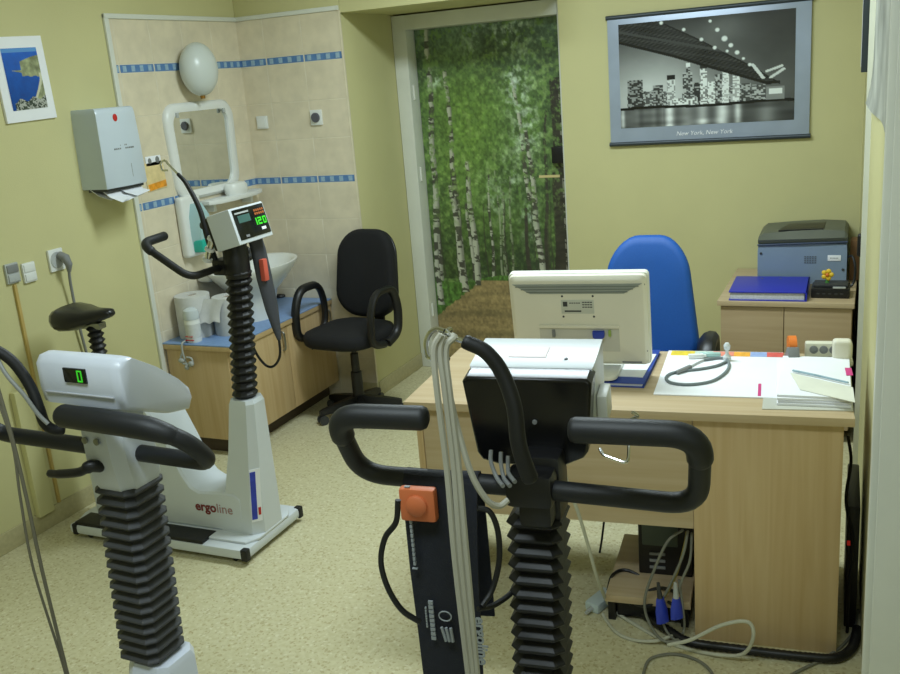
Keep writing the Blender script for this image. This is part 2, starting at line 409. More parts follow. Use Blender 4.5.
G().box(-.055, .03, -.04, 0, -.045, .045, .006).out('lock_box', M_black, fo).location = (.405, -.002, 1.225)
# ================================================================== ON THE WALLS
# framed skyline photograph
def skyline(W=250, H=160):
    rs = np.random.RandomState(11); yy, xx = np.mgrid[0:H, 0:W]; v = yy/(H-1); u = xx/(W-1); hor = .815
    n = fbm(H, W, 5, 6, 2, 4)
    img = (46+96*np.clip(v/.6, 0, 1)*np.exp(-((u-.22)/.42)**2)+26*np.clip(v/.7, 0, 1)+30*np.exp(-((u-.63)/.14)**2-((v-.1)/.14)**2))[..., None]*np.ones(3)
    img += (n[..., None]-.5)*16
    def bl(x0, x1, y0, base, lit, wn=.5, cap=None):
        m = (u > x0)*(u < x1)*(v > y0)*(v < hor); img[m] = base
        cell = (np.kron(rs.rand(H//2+1, W//3+1), np.ones((2, 3)))[:H, :W] < wn); img[m*cell] = lit
        if cap is not None: img[(u > x0)*(u < x1)*(v > y0-.03)*(v < y0+.012)] = cap
    for k in range(26): x0 = rs.rand()*.9; bl(x0, x0+.025+.03*rs.rand(), .63+.12*rs.rand(), 44+40*rs.rand(), 120+60*rs.rand(), .35)
    for a in ((.045, .14, .54, 46, 120, .42), (.15, .2, .66, 70, 150, .4), (.20, .26, .60, 52, 130, .45), (.285, .33, .545, 120, 178, .6, 30), (.375, .43, .50, 56, 150, .45), (.395, .42, .44, 60, 140, .4, 225), (.44, .5, .60, 44, 130, .35),
              (.475, .515, .46, 110, 205, .6, 40), (.52, .61, .60, 120, 215, .72), (.56, .60, .54, 60, 150, .4), (.605, .64, .51, 150, 222, .6), (.66, .70, .52, 140, 215, .5), (.70, .76, .64, 60, 140, .4), (.77, .84, .66, 66, 150, .45), (.32, .46, .74, 100, 215, .5)): bl(*a)
    wat = v >= hor; ref = 62+40*(u < .26)*vnoise(H, W, 1, 40, 4)+130*(np.exp(-((u-.295)/.028)**2)+np.exp(-((u-.49)/.035)**2)*.85+np.exp(-((u-.60)/.04)**2)+np.exp(-((u-.69)/.02)**2)*.8+.45*np.exp(-((u-.40)/.05)**2))+70*np.exp(-((u-.85)/.05)**2)*.5+70*np.exp(-((u-.015)/.012)**2)
    ref = ref*(.72+.45*vnoise(H, W, 26, 6, 9)); img[wat] = np.clip(ref, 20, 225)[wat][:, None]
    img[np.abs(v-(hor-.006*np.sin(u*9))) < .013] = 20
    lo = np.interp(u, [0, .32, .575, .85, .92], [.18, .347, .50, .66, .655]); up = np.interp(u, [0, .22, .485, .61, .75, .915], [-.1, -.02, .21, .335, .465, .645])
    deck = (v < lo)*(v > up)*(u < .92); tex = 40+14*np.sin(u*150+v*210)*np.sin(u*40-v*60)+26*(n-.5)+8*(np.sin((v-lo*.6)*90) > .6)
    img[deck] = np.clip(tex, 14, 90)[deck][:, None]
    img[(np.abs(v-lo+.012) < .014)*(u < .92)] = 24; img[(np.abs(v-up-.008) < .008)*(u > .24)*(u < .92)] = 30
    g = deck*(np.abs(v-(.07+.42*u)) < .012); img[g] = 58
    for cx, cy, r in ((.385, .10, .011), (.485, .205, .012), (.56, .29, .012), (.255, .02, .012), (.575, .13, .013), (.615, .215, .018), (.65, .28, .014), (.685, .35, .014), (.72, .41, .009), (.755, .47, .011), (.535, .045, .010), (.63, .33, .009)):
        d = ((u-cx)/r)**2+((v-cy)/(r*1.5))**2; a = np.clip(1.25-d, 0, 1)[..., None]; img = img*(1-a)+np.array([222, 228, 226.])*a
    for x0, y0, x1, y1 in ((.77, .47, .83, .60), (.85, .54, .93, .50), (.87, .60, .94, .53)):
        t = np.clip(((u-x0)*(x1-x0)+(v-y0)*(y1-y0))/((x1-x0)**2+(y1-y0)**2), 0, 1); d = (u-x0-t*(x1-x0))**2+(v-y0-t*(y1-y0))**2; img[d < .00010] = 176
    img[(u > .845)*(u < .945)*(v > .68)*(v < .80)] = 112; img[(u > .86)*(u < .935)*(v > .70)*(v < .75)] = 206
    return np.clip((img-30)*1.28+36, 10, 240)*np.array([.97, 1.0, .99])
px0, px1, pz0, pz1 = -1.248, -.290, 1.283, 1.913
cx, cz, pw, ph = (px0+px1)/2, (pz0+pz1)/2, px1-px0, pz1-pz0
pr = root('framed_poster', 'black and white night skyline and bridge poster in a silver frame', 'framed poster', (cx, YP, pz0))
M_silver = mat('silver_frame', (164, 176, 196), .32, metal=.25, var=.06); M_dkframe = mat('dark_rail', (58, 66, 72), .4, metal=.3)
G().box(-pw/2, pw/2, -.018, 0, .006, ph-.006, .002).out('frame_board', M_silver, pr)
for zz in (.006, ph-.004): G().tube([(-pw/2-.006, -.015, zz), (pw/2+.006, -.015, zz)], .011, 10).out('frame_rail', M_dkframe, pr)
Z0 = .085; Z1 = ph-.04; iw = pw-.125
print_mesh('photo_print', skyline(), Matrix.Translation((-.006, -.0195, (Z0+Z1)/2)) @ frame((0, 0, 0), (1, 0, 0), (0, 0, 1)), iw, Z1-Z0, pr, M_gloss)
G().text('New York, New York', .030, (-.145, -.0192, .036), (1, 0, 0), (0, 0, 1), shear=.2).out('caption', M_paper, pr)

# coast picture on the left wall
def coast(W=80, H=112):
    yy, xx = np.mgrid[0:H, 0:W]; v = yy/(H-1); u = xx/(W-1); n = fbm(H, W, 12, 9, 5, 5); nf = fbm(H, W, 50, 36, 15, 2)
    img = np.array([34, 96, 196.])*(1-v[..., None]*.3)+np.array([-6, 16, 30.])*(n[..., None]-.3)
    img[v < .07] = [92, 150, 214]
    c = np.array([150, 156, 120.])*(.6+.7*n[..., None])
    head = (v > .13+.22*(1-u)**1.5)*(v < .40+.12*n-.0*u)*(u > .45)
    spit = (v > .36)*(v < .36+.16*(u-.2))*(u > .2)
    coastl = (u > .98-.32*np.clip((v-.5)/.4, 0, 1)**1.3+.06*(n-.5))*(v > .4)
    for m in (head, spit, coastl): img[m > 0] = c[m > 0]
    sand = (np.abs(u-(.97-.32*np.clip((v-.5)/.4, 0, 1)**1.3)) < .035)*(v > .42)*(v < .9); img[sand] = [206, 206, 178]
    town = (v > .86-.05*u+.03*np.sin(u*17))*(u > .1); t = np.where(nf[..., None] > .52, np.array([176, 178, 170.]), np.array([62, 72, 60.])); img[town > 0] = t[town > 0]
    return img
co_ = root('coast_picture', 'small white-bordered picture of a blue bay on the left wall', 'picture', (XL, 2.918, 1.655))
ctilt = Matrix.Rotation(math.radians(1.6), 4, 'X')
G().box(0, .012, -.128, .128, 0, .325, .002, M=ctilt).out('white_mount', M_paper, co_)
print_mesh('photo_print', coast(), ctilt @ frame((.0135, .0, .163), (0, 1, 0), (0, 0, 1)), .178, .236, co_, M_gloss)

# paper towel dispenser
M_disp = mat('dispenser_white', (196, 207, 216), .3, var=.02)
td = root('paper_towel_dispenser', 'white wall-mounted paper towel dispenser left of the mirror', 'towel dispenser', (XL, 3.25, 1.345))
dw, dh = .25, .335
g = G(); rings = []
for z, x1, hw in ((0, .138, .124), (.008, .142, .126), (.18, .142, .122), (.31, .139, .117), (.328, .135, .116), (.335, .125, .112)):
    rings.append([Vector((x, y, z)) for x, y in ((0, -hw), (x1*.6, -hw), (x1*.97, -hw), (x1, -hw+.008), (x1+.005, 0), (x1, hw-.008), (x1*.97, hw), (x1*.6, hw), (0, hw))])
g.loft(rings); g.out('dispenser_body', M_disp, td, angle=50)
G().box(.02, .128, -.112, .112, -.012, .001).out('outlet_tray', M_dark, td)
g = G()
for k, (y0, y1, dz, ox) in enumerate(((-.115, .02, .05, .08), (-.10, .09, .062, .125), (-.02, .118, .045, .14), (-.112, -.01, .06, .135))):
    g.loft([[Vector((ox-.05, y0, -.002)), Vector((ox-.05, y1, -.002)), Vector((ox-.045, y1, -.002)), Vector((ox-.045, y0, -.002))],
            [Vector((ox-.01, y0+.005, -dz*.6)), Vector((ox-.01, y1-.02, -dz*.55)), Vector((ox-.006, y1-.02, -dz*.55)), Vector((ox-.006, y0+.005, -dz*.6))],
            [Vector((ox+.04, y0+.02, -dz)), Vector((ox+.04, y1-.03, -dz*.7)), Vector((ox+.044, y1-.03, -dz*.7)), Vector((ox+.044, y0+.02, -dz))]])
g.out('paper_towel', M_paper, td)
g = G().lathe([(.001, 0), (.013, .0), (.013, .006), (.001, .007)], n=14, M=frame((.139, -.015, .292), (0, 1, 0), (0, 0, 1)), sy=1.25); g.out('brand_drop', M_red, td)
G().box(.1415, .1455, .028, .038, .035, .095, .001).out('level_slot', M_grey, td)
g = G()
for k in range(11): g.box(.1438, .1465, -.052+k*.0112, -.052+k*.0112+.0075, .158, .1645)
for k in range(4): g.box(.1438, .1465, -.014+k*.011, -.014+k*.011+.007, .172, .178)
g.out('lettering', M_ink, td)

# globe lamp
lp = root('globe_wall_lamp', 'white opal globe wall lamp above the mirror', 'wall lamp', (XL, 3.925, 1.80))
G().lathe([(.001, .006), (.045, .006), (.045, .02), (.001, .024)], n=24, M=frame((0, 0, .015), (0, 1, 0), (0, 0, 1))).out('lamp_base', M_white, lp)
G().ell((.082, .004, .022), .08, .110, .127, 28, 18).out('globe_shade', mat('opal_glass', (206, 212, 208), .3, var=.01), lp)
G().lathe([(.001, -.128), (.012, -.128), (.012, -.11), (.001, -.11)], (.085, 0, .01), 12).out('screw_cap', mat('brass', (150, 110, 50), .4, metal=.8), lp)

# mirror
mr = root('bathroom_mirror', 'white plastic framed mirror above the wash basin', 'mirror', (XL+.0075, 3.962, 1.212))
MM = frame((0, 0, .225), (0, 1, 0), (0, 0, 1)); ww, hh = .525, .468
outer = rrect(ww, hh, .085, 8); inner = rrect(ww-.10, hh-.088, .065, 8); ia = rrect(ww-.03, hh-.03, .078, 8)
def ring2(p, d, kx=.10):   # sides lean in a little towards the bottom
    return [MM @ Vector((x*(1+.08*(y/hh)), y, d)) for x, y in p]
G().loft([ring2(outer, 0), ring2(outer, .012), ring2(ia, .028), ring2(inner, .02), ring2(inner, .006)], cap=False).out('mirror_frame', M_white, mr, angle=60)
G().add(ring2(rrect(ww-.095, hh-.083, .065, 8), .008), [tuple(range(36))]).out('mirror_glass', mat('mirror_glass', (225, 228, 224), .03, metal=1., var=.0), mr, smooth=False)
for sx in (-1, 1):
    G().box(-.009, .009, -.012, .012, .02, .03, .003, M=MM @ Matrix.Translation((sx*.185, .178, 0))).out('clip', M_lgrey, mr)

# card with orange picture
cd_ = root('orange_fruit_card', 'small cellophane card with orange and yellow print beside the towel dispenser', 'card', (XL+.008, 3.585, 1.285))
G().box(0, .004, -.068, .068, 0, .13, .001, M=Matrix.Rotation(math.radians(3), 4, 'X')).out('card_sheet', mat('cream_card', (226, 205, 150), .5, var=.12, scale=30), cd_)
G().box(.0035, .005, -.06, .066, .004, .034, .0008, M=Matrix.Rotation(math.radians(5), 4, 'X')).out('orange_print', mat('orange_print', (226, 150, 40), .5, var=.3, scale=40), cd_)
g = G().box(0, .004, -.055, .052, .112, .158, .004); g.out('card_head', M_paper, cd_)
for y_, z_, r_ in ((-.028, .136, .012), (.026, .138, .014)): G().ell((.004, y_, z_), .002, r_, r_+.002).out('face_mark', M_ink, cd_)

# soap dispenser, shelf and what stands on it
sd = root('soap_dispenser', 'white wall soap dispenser with teal soap under the mirror', 'soap dispenser', (XL+.0075, 3.755, .93))
G().box(0, .05, -.075, .075, 0, .30, .02, 3).out('dispenser_back', M_white, sd)
g = G(); rings = []
for z, x, hw in ((.02, .075, .05), (.10, .10, .056), (.20, .105, .052), (.26, .08, .03)):
    rings.append([Vector((.045, .015-hw, z)), Vector((x, .015-hw*.7, z)), Vector((x, .015+hw*.7, z)), Vector((.045, .015+hw, z))])
g.loft(rings); g.out('soap_tank', mat('clear_blue_plastic', (168, 200, 204), .2, var=.03), sd)
G().box(.044, .108, -.036, .064, .022, .085, .012).out('teal_soap', mat('teal_soap', (40, 176, 158), .3, var=.06), sd)
sh = root('glass_shelf', 'white porcelain shelf fixed below the mirror', 'shelf', (XL+.0075, 4.02, 1.165))
G().prism([(0, -.17), (.08, -.17), (.115, -.12), (.125, 0), (.115, .2), (.07, .31), (0, .32)], 0, .022, bev=.007).out('shelf_board', M_white, sh)
for y in (-.1, .22): G().box(0, .06, y-.012, y+.012, -.04, .002, .004).out('bracket', M_white, sh)
g = G().lathe([(.001, 0), (.046, 0), (.05, .01), (.05, .045), (.042, .06), (.001, .064)], n=24, sy=1.5)
o = single(G().add([v+Vector((XL+.07, 4.11, 1.187)) for v in g.v], g.f), 'soap_dish', M_white, 'white lidded soap dish on the porcelain shelf', 'soap dish')

# switches and sockets
def plate(name, label, cat, P, xd, nrm, w, h, m, group=None, d=.012):
    """small square wall plate; local x along the wall, y up, z out"""
    r = root(name, label, cat, P); M = frame((0, 0, 0), xd, (0, 0, 1))
    G().box(-w/2, w/2, -h/2, h/2, 0, d, .004, M=M).out('cover_plate', m, r); return r, M
r_, M_ = plate('wall_socket', 'white blank switch plate on the tiles right of the mirror', 'switch', (-3.02, YB-.0075, 1.532), (1, 0, 0), 0, .068, .068, M_white)
G().box(-.028, .028, -.028, .028, .011, .016, .003, M=M_).out('rocker', M_white, r_)
r_, M_ = plate('wall_socket', 'white wall socket with a grey round cover on the tiles', 'socket', (-2.68, YB-.0075, 1.540), (1, 0, 0), 0, .070, .078, M_white)
G().lathe([(.001, .01), (.024, .01), (.025, .02), (.021, .026), (.001, .026)], n=22, M=M_).out('socket_cover', mat('cover_grey', (84, 84, 92), .5), r_)
r_, M_ = plate('wall_socket', 'grey double switch at the far left of the yellow wall', 'switch', (XL, 2.672, 1.080), (0, 1, 0), 0, .064, .080, M_lgrey)
G().box(-.027, .027, .003, .034, .011, .017, .003, M=M_).out('rocker', M_grey, r_)
G().box(-.027, .027, -.034, -.003, .011, .017, .003, M=M_).out('rocker', M_lgrey, r_)
r_, M_ = plate('wall_socket', 'white double switch beside the grey one on the left wall', 'switch', (XL, 2.754, 1.066), (0, 1, 0), 0, .064, .080, M_white)
G().box(-.027, .027, .003, .034, .011, .016, .003, M=M_).out('rocker', M_white, r_)
G().box(-.027, .027, -.034, -.003, .011, .016, .003, M=M_).out('rocker', M_white, r_)
r_, M_ = plate('wall_socket', 'white mains socket with a grey plug above the bicycle saddle', 'socket', (XL, 2.902, 1.086), (0, 1, 0), 0, .078, .092, M_white)
G().lathe([(.001, .01), (.034, .01), (.034, .015), (.001, .016)], n=22, M=M_).out('socket_well', M_lgrey, r_)
pl = root('power_plug', 'grey mains plug with its cable in the left wall socket', 'plug', (XL+.018, 2.915, 1.083))
G().tube([(0, 0, .02), (.03, 0, .01), (.04, .002, -.02), (.03, .006, -.05)], [.018, .019, .015, .008], 12).out('plug_body', M_grey, pl)
G().tube(smooth_path([(.03, .006, -.04), (.016, .014, -.12), (.004, .03, -.3), (.0, .05, -.5), (.004, .06, -.9), (.03, .07, -1.06), (.09, .04, -1.075), (.2, .06, -1.077)]), .006, 8).out('mains_cable', M_grey, pl)
single(G().box(XL, XL+.012, 2.665, 2.679, .086, 1.034, .003), 'cable_duct', mat('ochre_duct', (186, 160, 92), .6), 'thin ochre cable strip running down from the grey switch', 'cable strip')

# edge-on pictures and the white door on the right-hand wall
def rw(y): return .035-.09*(y-2.10)/2.8
yfp = 4.3
pf = root('framed_picture', 'narrow dark-framed picture seen edge-on high on the right wall, near its far corner', 'framed picture', (rw(yfp)-.001, yfp, 1.585))
G().box(-.026, 0, -.15, .15, 0, .6, .003).out('picture_frame', M_dkframe, pf)
G().box(-.0275, -.0255, -.13, .13, .02, .58).out('picture_sheet', M_paper, pf)
ca = root('wall_chart', 'large pale chart with a curled lower corner hanging on the right wall', 'chart', (rw(2.9)-.001, 2.9, 1.50))
g = G(); ys = [-.62+1.3*k/16 for k in range(17)]; zs = [0, .02, .05, .09, .15, .4, .8]
def cx_(y, z): return -.005-.032*y-.022*max(0, (y+.1)/.8)*math.exp(-z/.05)-.003*math.sin(y*7)
vs_ = [(cx_(y, z), y, z) for z in zs for y in ys]; n_ = len(ys); m_ = len(vs_)
fs_ = [(r*n_+k, r*n_+k+1, (r+1)*n_+k+1, (r+1)*n_+k) for r in range(len(zs)-1) for k in range(n_-1)]
g.add(vs_+[(x+.0015, y, z) for x, y, z in vs_], fs_+[tuple(m_+q for q in f[::-1]) for f in fs_])
g.out('chart_sheet', mat('chart_print', (160, 162, 152), .5, var=.42, scale=5), ca)
G().box(.0095, .0165, -.632, -.618, .0, .8, .001).out('chart_rail', mat('dark_print', (64, 60, 50), .5, var=.3, scale=7), ca)
g = G().prism([(-.035, 3.70), (0.01, 3.70), (.0, 3.82), (-.035, 3.82)], 0, 2.05, bev=.004); g.prism([(-.022, 3.82), (0, 3.82), (-.02, 4.5), (-.034, 4.5)], .005, 2.02); d2 = struct(g, 'door_2', M_trim)
g = G().box(-.050, -.027, 3.92, 3.955, .90, .99, .014, 3); g.out('door_handle', M_black, d2)
# ================================================================== WASH CORNER
M_beech = wood('beech_vertical', (202, 176, 132), (190, 160, 114), 2)
M_beechx = wood('beech_lengthwise', (194, 174, 140), (182, 159, 122), 0)
M_beechy = wood('beech_crosswise', (202, 176, 132), (190, 160, 114), 1)
M_bluetop = mat('blue_laminate', (122, 152, 196), .4, var=.08, scale=50)
M_porc = mat('porcelain', (226, 228, 224), .15, var=.01, coat=.4)
VX, VY0, VZ = -2.723, 3.452, .565
vc = root('vanity_cabinet', 'low beech cabinet with doors under the wash basin', 'cabinet', ((XL+VX)/2, (VY0+YB)/2, 0))
o = ((XL+VX)/2, (VY0+YB)/2)
def L(x0, x1, y0, y1, z0, z1, bev=.002): return G().box(x0-o[0], x1-o[0], y0-o[1], y1-o[1], z0, z1, bev)
L(XL+.02, VX-.02, VY0, YB-.014, .085, VZ-.03).out('body', M_beech, vc)
L(XL+.03, VX-.07, VY0+.05, YB-.02, 0, .085).out('plinth', mat('dark_plinth', (70, 58, 44), .6), vc)
for y0, y1, hy in ((VY0+.003, 3.925, 3.875), (3.929, YB-.016, 4.33)):
    d = L(VX-.02, VX, y0, y1, .088, VZ-.033, .0025).out('door', M_beech, vc)
    g = G().tube(round_path([(VX-.004, hy, .415), (VX+.016, hy, .42), (VX+.019, hy, .465), (VX+.016, hy, .51), (VX-.004, hy, .515)], .02), .0055, 8)
    g.v = [v-Vector((o[0], o[1], 0)) for v in g.v]; g.out('handle', M_steel, d)
ct = root('countertop', 'blue laminate worktop with a beech front edge beneath the basin', 'worktop', (o[0], o[1], VZ-.03))
def L2(x0, x1, y0, y1, z0, z1, bev=.002): return G().box(x0-o[0], x1-o[0], y0-o[1], y1-o[1], z0-(VZ-.03), z1-(VZ-.03), bev)
L2(XL+.009, VX+.008, VY0-.01, YB-.0125, VZ-.006, VZ, .001).out('laminate_sheet', M_bluetop, ct)
L2(XL+.009, VX+.008, VY0-.01, YB-.0125, VZ-.03, VZ-.006, .001).out('beech_core', M_beechy, ct)

bs = root('wash_basin', 'white porcelain wash basin with a rounded rim on the blue worktop', 'wash basin', (-2.905, 3.96, VZ))
g = G(); rings = []
for rx, ry, z in ((.085, .12, 0), (.088, .125, .09), (.10, .14, .14), (.15, .20, .19), (.19, .255, .245), (.203, .282, .272), (.205, .287, .283), (.198, .278, .286), (.178, .25, .275), (.15, .2, .22), (.09, .12, .175), (.012, .012, .168)):
    rings.append([Vector((rx*math.cos(2*PI*k/40), ry*math.sin(2*PI*k/40), z)) for k in range(40)])
g.loft(rings); g.out('bowl', M_porc, bs, angle=70)
G().box(-.205, -.12, -.20, .20, .225, .285, .02, 3).out('tap_ledge', M_porc, bs)
tp = root('mixer_tap', 'chrome mixer tap at the back of the wash basin', 'tap', (-3.06, 3.96, VZ+.285))
G().lathe([(.001, 0), (.026, 0), (.026, .008), (.021, .012), (.02, .085), (.017, .095), (.001, .096)], n=18).out('tap_body', M_chrome, tp)
G().tube(smooth_path([(.0, 0, .05), (.06, 0, .075), (.115, 0, .068), (.13, 0, .045)], 5), [.014]*6+[.012]*10, 10).out('spout', M_chrome, tp)
G().box(-.012, .07, -.009, .009, .097, .106, .004, M=Matrix.Rotation(math.radians(-14), 4, 'Y')).out('lever', M_chrome, tp)

M_tissue = mat('grey_white_paper', (200, 200, 196), .85, var=.05, scale=30, bump=.2)
def paper_roll(x, y, r, h, label):
    rr = root('paper_roll', label, 'paper roll', (x, y, VZ), 0, 'paper rolls on the worktop')
    G().lathe([(.022, 0), (r, 0), (r+.001, .004), (r+.001, h-.004), (r, h), (.024, h), (.022, h-.03), (.022, .002)], n=36).out('paper_coil', M_tissue, rr)
    G().lathe([(.019, .001), (.0225, .001), (.0225, h-.006), (.019, h-.006)], n=18).out('cardboard_core', mat('cardboard', (140, 110, 76), .8), rr)
    return rr
paper_roll(-3.022, 3.60, .084, .205, 'tall closed paper roll standing nearest the left wall')
rb = paper_roll(-2.862, 3.668, .077, .185, 'paper roll with a loose sheet hanging off beside the black column')
g = G(); N = 10; rows = []
for i in range(6):
    t = i/5; rows.append([(-.085-.012*math.sin(PI*t)-.02*t+.13*(k/N), -.083-.05*t*(1-.3*k/N)-.004*math.sin(k), .188-.115*t*(1-.12*k/N)-(.0 if t < .9 else .006*math.sin(k*1.4))) for k in range(N+1)])
vs = [p for r in rows for p in r]; fs = [(i*(N+1)+k, i*(N+1)+k+1, (i+1)*(N+1)+k+1, (i+1)*(N+1)+k) for i in range(5) for k in range(N)]
vs2 = [(x, y+.0015, z) for x, y, z in vs]; n0 = len(vs)
g.add(vs+vs2, fs+[tuple(n0+i for i in f) for f in fs]); g.out('loose_sheet', M_tissue, rb)

bt = root('spray_bottle', 'small white bottle with a clear cap and red-lettered label at the worktop edge', 'bottle', (-2.957, 3.497, VZ))
G().lathe([(.001, 0), (.034, 0), (.036, .006), (.036, .105), (.03, .122), (.001, .124)], n=26).out('bottle_body', M_white, bt)
G().lathe([(.001, .120), (.037, .112), (.038, .135), (.034, .155), (.02, .166), (.001, .168)], n=26).out('cap', mat('clear_cap', (196, 204, 206), .15, var=.02), bt)
G().lathe([(.0362, .022), (.0366, .022), (.0366, .09), (.0362, .09)], n=26).out('bottle_label', mat('pale_label', (206, 208, 204), .5, var=.06, scale=60), bt)
g = G()
for k in range(4): g.box(-.022+k*.011, -.014+k*.011, -.0385, -.0335, .03, .034)
for k in range(5): g.box(-.024+k*.010, -.017+k*.010, -.0385, -.033, .012, .0165)
g.out('lettering', M_red, bt)
g = G()
g.tube(smooth_path([(-2.985, 3.47, .575), (-2.985, 3.436, .57), (-2.985, 3.43, .53), (-2.975, 3.43, .48), (-2.955, 3.428, .462), (-2.935, 3.43, .475), (-2.94, 3.43, .50), (-2.965, 3.428, .505)]), .005, 8)
g.tube(smooth_path([(-2.985, 3.43, .53), (-3.0, 3.428, .50), (-2.99, 3.426, .475), (-2.97, 3.426, .47)]), .005, 8)
g.ell((-2.94, 3.424, .474), .016, .011, .014, 12, 8).ell((-2.995, 3.424, .488), .017, .011, .012, 12, 8).ell((-2.968, 3.424, .455), .013, .01, .012, 12, 8)
single(g, 'coiled_cord', mat('pale_grey_rubber', (164, 168, 164), .5), 'tangle of pale grey cord hanging over the worktop front edge', 'cord')
p_ = at(280, 297, z=VZ)
single(G().lathe([(.001, 0), (.03, 0), (.036, .006), (.03, .016), (.001, .018)], p_, 20), 'sink_plug', M_black, 'flat black stopper lying on the blue worktop behind the hanging cuff', 'sink plug')

# ================================================================== SWIVEL CHAIRS
M_fab = mat('black_fabric', (16, 16, 18), .9, var=.15, scale=300, bump=.3, bscale=500)
M_bluefab = mat('blue_fabric', (12, 80, 160), .6, var=.05, scale=200, bump=.15, bscale=400)
def pad(w, h, t, r, n=7, dome=.25):
    """rounded cushion: local x width, y height, z thickness"""
    ss = []
    for k, (s, z) in enumerate(((.0, 0), (.94, 0), (.985, .12), (1.0, .35), (.995, .6), (.96, .82), (.86, .95), (.6, 1.0), (0.001, 1.02))):
        ss.append([Vector((x*max(s, .001), y*max(s, .001), z*t)) for x, y in rrect(w, h, r, n)])
    return ss
def swivel_chair(loc, rz, label, fab, backw, backh, z0, arms, seatz=.43, spin=0., tap=.10, ax_=.262, ar_=.0185):
    c = root('swivel_chair', label, 'chair', loc, rz)
    for k in range(5):
        a = 2*PI*k/5+spin; d = Vector((math.cos(a), math.sin(a), 0)); w = Vector((-d.y, d.x, 0))
        g = G(); rings = []
        for s, hz, z, wd in ((.02, .028, .082, .026), (.12, .022, .075, .022), (.21, .014, .066, .018), (.228, .010, .064, .014)):
            rings.append([d*s+w*wd+Vector((0, 0, z-hz)), d*s+w*wd*.7+Vector((0, 0, z+hz)), d*s-w*wd*.7+Vector((0, 0, z+hz)), d*s-w*wd+Vector((0, 0, z-hz))])
        g.loft(rings); leg = g.out('leg', M_black, c)
        g = G()
        for sgn in (-1, 1): g.tube([d*.215+w*sgn*.009+Vector((0, 0, .025)), d*.215+w*sgn*.022+Vector((0, 0, .025))], .025, 16)
        g.tube([d*.215+Vector((0, 0, .03)), d*.215+Vector((0, 0, .066))], .006, 8); g.out('caster', M_dark, leg)
    G().lathe([(.001, .05), (.036, .05), (.036, .11), (.03, .115), (.029, .24), (.022, .245), (.021, .34), (.014, .345), (.014, seatz-.03), (.001, seatz-.03)], n=20).out('gas_column', M_black, c)
    G().box(-.09, .09, -.11, .12, seatz-.045, seatz-.012, .008).out('seat_mechanism', M_black, c)
    G().tube(smooth_path([(-.05, -.03, seatz-.03), (-.15, -.05, seatz-.04), (-.22, -.07, seatz-.06)], 5), [.006]*10+[.009], 8).out('height_lever', M_black, c)
    M = frame((0, -.02, seatz-.012), (1, 0, 0), (0, 1, 0))
    g = G(); g.loft([[M @ v for v in r] for r in pad(.41, .42, .075, .13)]); g.out('seat', fab, c, angle=60)
    tilt = math.radians(9)
    M = frame((0, .185, z0+backh/2), (1, 0, 0), (0, math.sin(tilt), math.cos(tilt)))   # z of pad points towards -y (front)
    g = G(); rr = pad(backw, backh, .07, min(backw, backh)*.36, 8)
    def shape(v):
        k = v.y/backh; x = v.x*(1-tap*max(0, k+.2)*1.4); return M @ Vector((x, v.y, v.z-.05+.10*(v.x/backw)**2*1.2))
    g.loft([[shape(v) for v in r] for r in rr]); bk = g.out('backrest', fab, c, angle=60)
    g = G(); g.loft([[shape(Vector((v.x*.97, v.y*.97, v.z*.35-.018))) for v in r] for r in rr]); g.out('back_shell', M_black, bk, angle=60)
    G().loft([[Vector((sx*.03, y+dy, z)) for sx, dy in ((-1, 0), (1, 0), (1, .014), (-1, .014))] for y, z in ((.08, seatz-.03), (.22, seatz-.035), (.25, seatz), (.262, z0+.1), (.28, z0+backh*.55))]).out('back_bracket', M_black, c)
    for sx in arms:
        x = sx*ax_
        pts = [(sx*.15, -.02, seatz-.012), (x, -.03, seatz-.01), (x, -.155, seatz+.012), (x, -.15, seatz+.16), (x, -.095, seatz+.262), (x, .06, seatz+.262), (x, .10, seatz+.15), (x, .08, seatz+.02), (x, -.02, seatz-.01)]
        G().tube(round_path(pts, .055, 6), ar_, 10, ellipse=1.25).out('armrest', M_black, c)
    return c
swivel_chair((-2.452, 4.115, 0), math.radians(-7), 'black fabric swivel chair with loop armrests beside the basin cabinet', M_fab, .37, .465, .495, (-1, 1), .43, .45, .10, .237)
bc = swivel_chair((-.80, 3.50, 0), math.radians(3), 'blue swivel chair behind the desk and monitor', M_bluefab, .405, .57, .46, (-1, 1), .40, .2, .30, .252, .031)
# ================================================================== EXERCISE BICYCLES  (local x = the way the rider faces, y = rider's left, origin under the column)
M_bike = mat('bike_white', (206, 212, 216), .3, var=.02)
M_bikew = mat('bike_cool_white', (210, 216, 228), .3, var=.02)
M_rub = mat('black_rubber', (15, 16, 18), .55, var=.12, bump=.1, bscale=400)
M_foam = mat('foam_grip', (25, 27, 31), .5, var=.08, bump=.15, bscale=700)
M_bell = mat('bellows_black', (15, 15, 16), .5, var=.1)
M_bellg = mat('bellows_grey', (60, 61, 63), .6, var=.06)
M_screen = mat('dark_screen', (14, 18, 18), .15, var=.05)
def lcd(name, rgb, s): return mat(name, rgb, .4, emit=rgb, estr=s)
M_green = lcd('green_led', (60, 200, 44), .45); M_orange = lcd('orange_led', (170, 96, 50), .12); M_teal = lcd('teal_lcd', (64, 100, 94), .08)

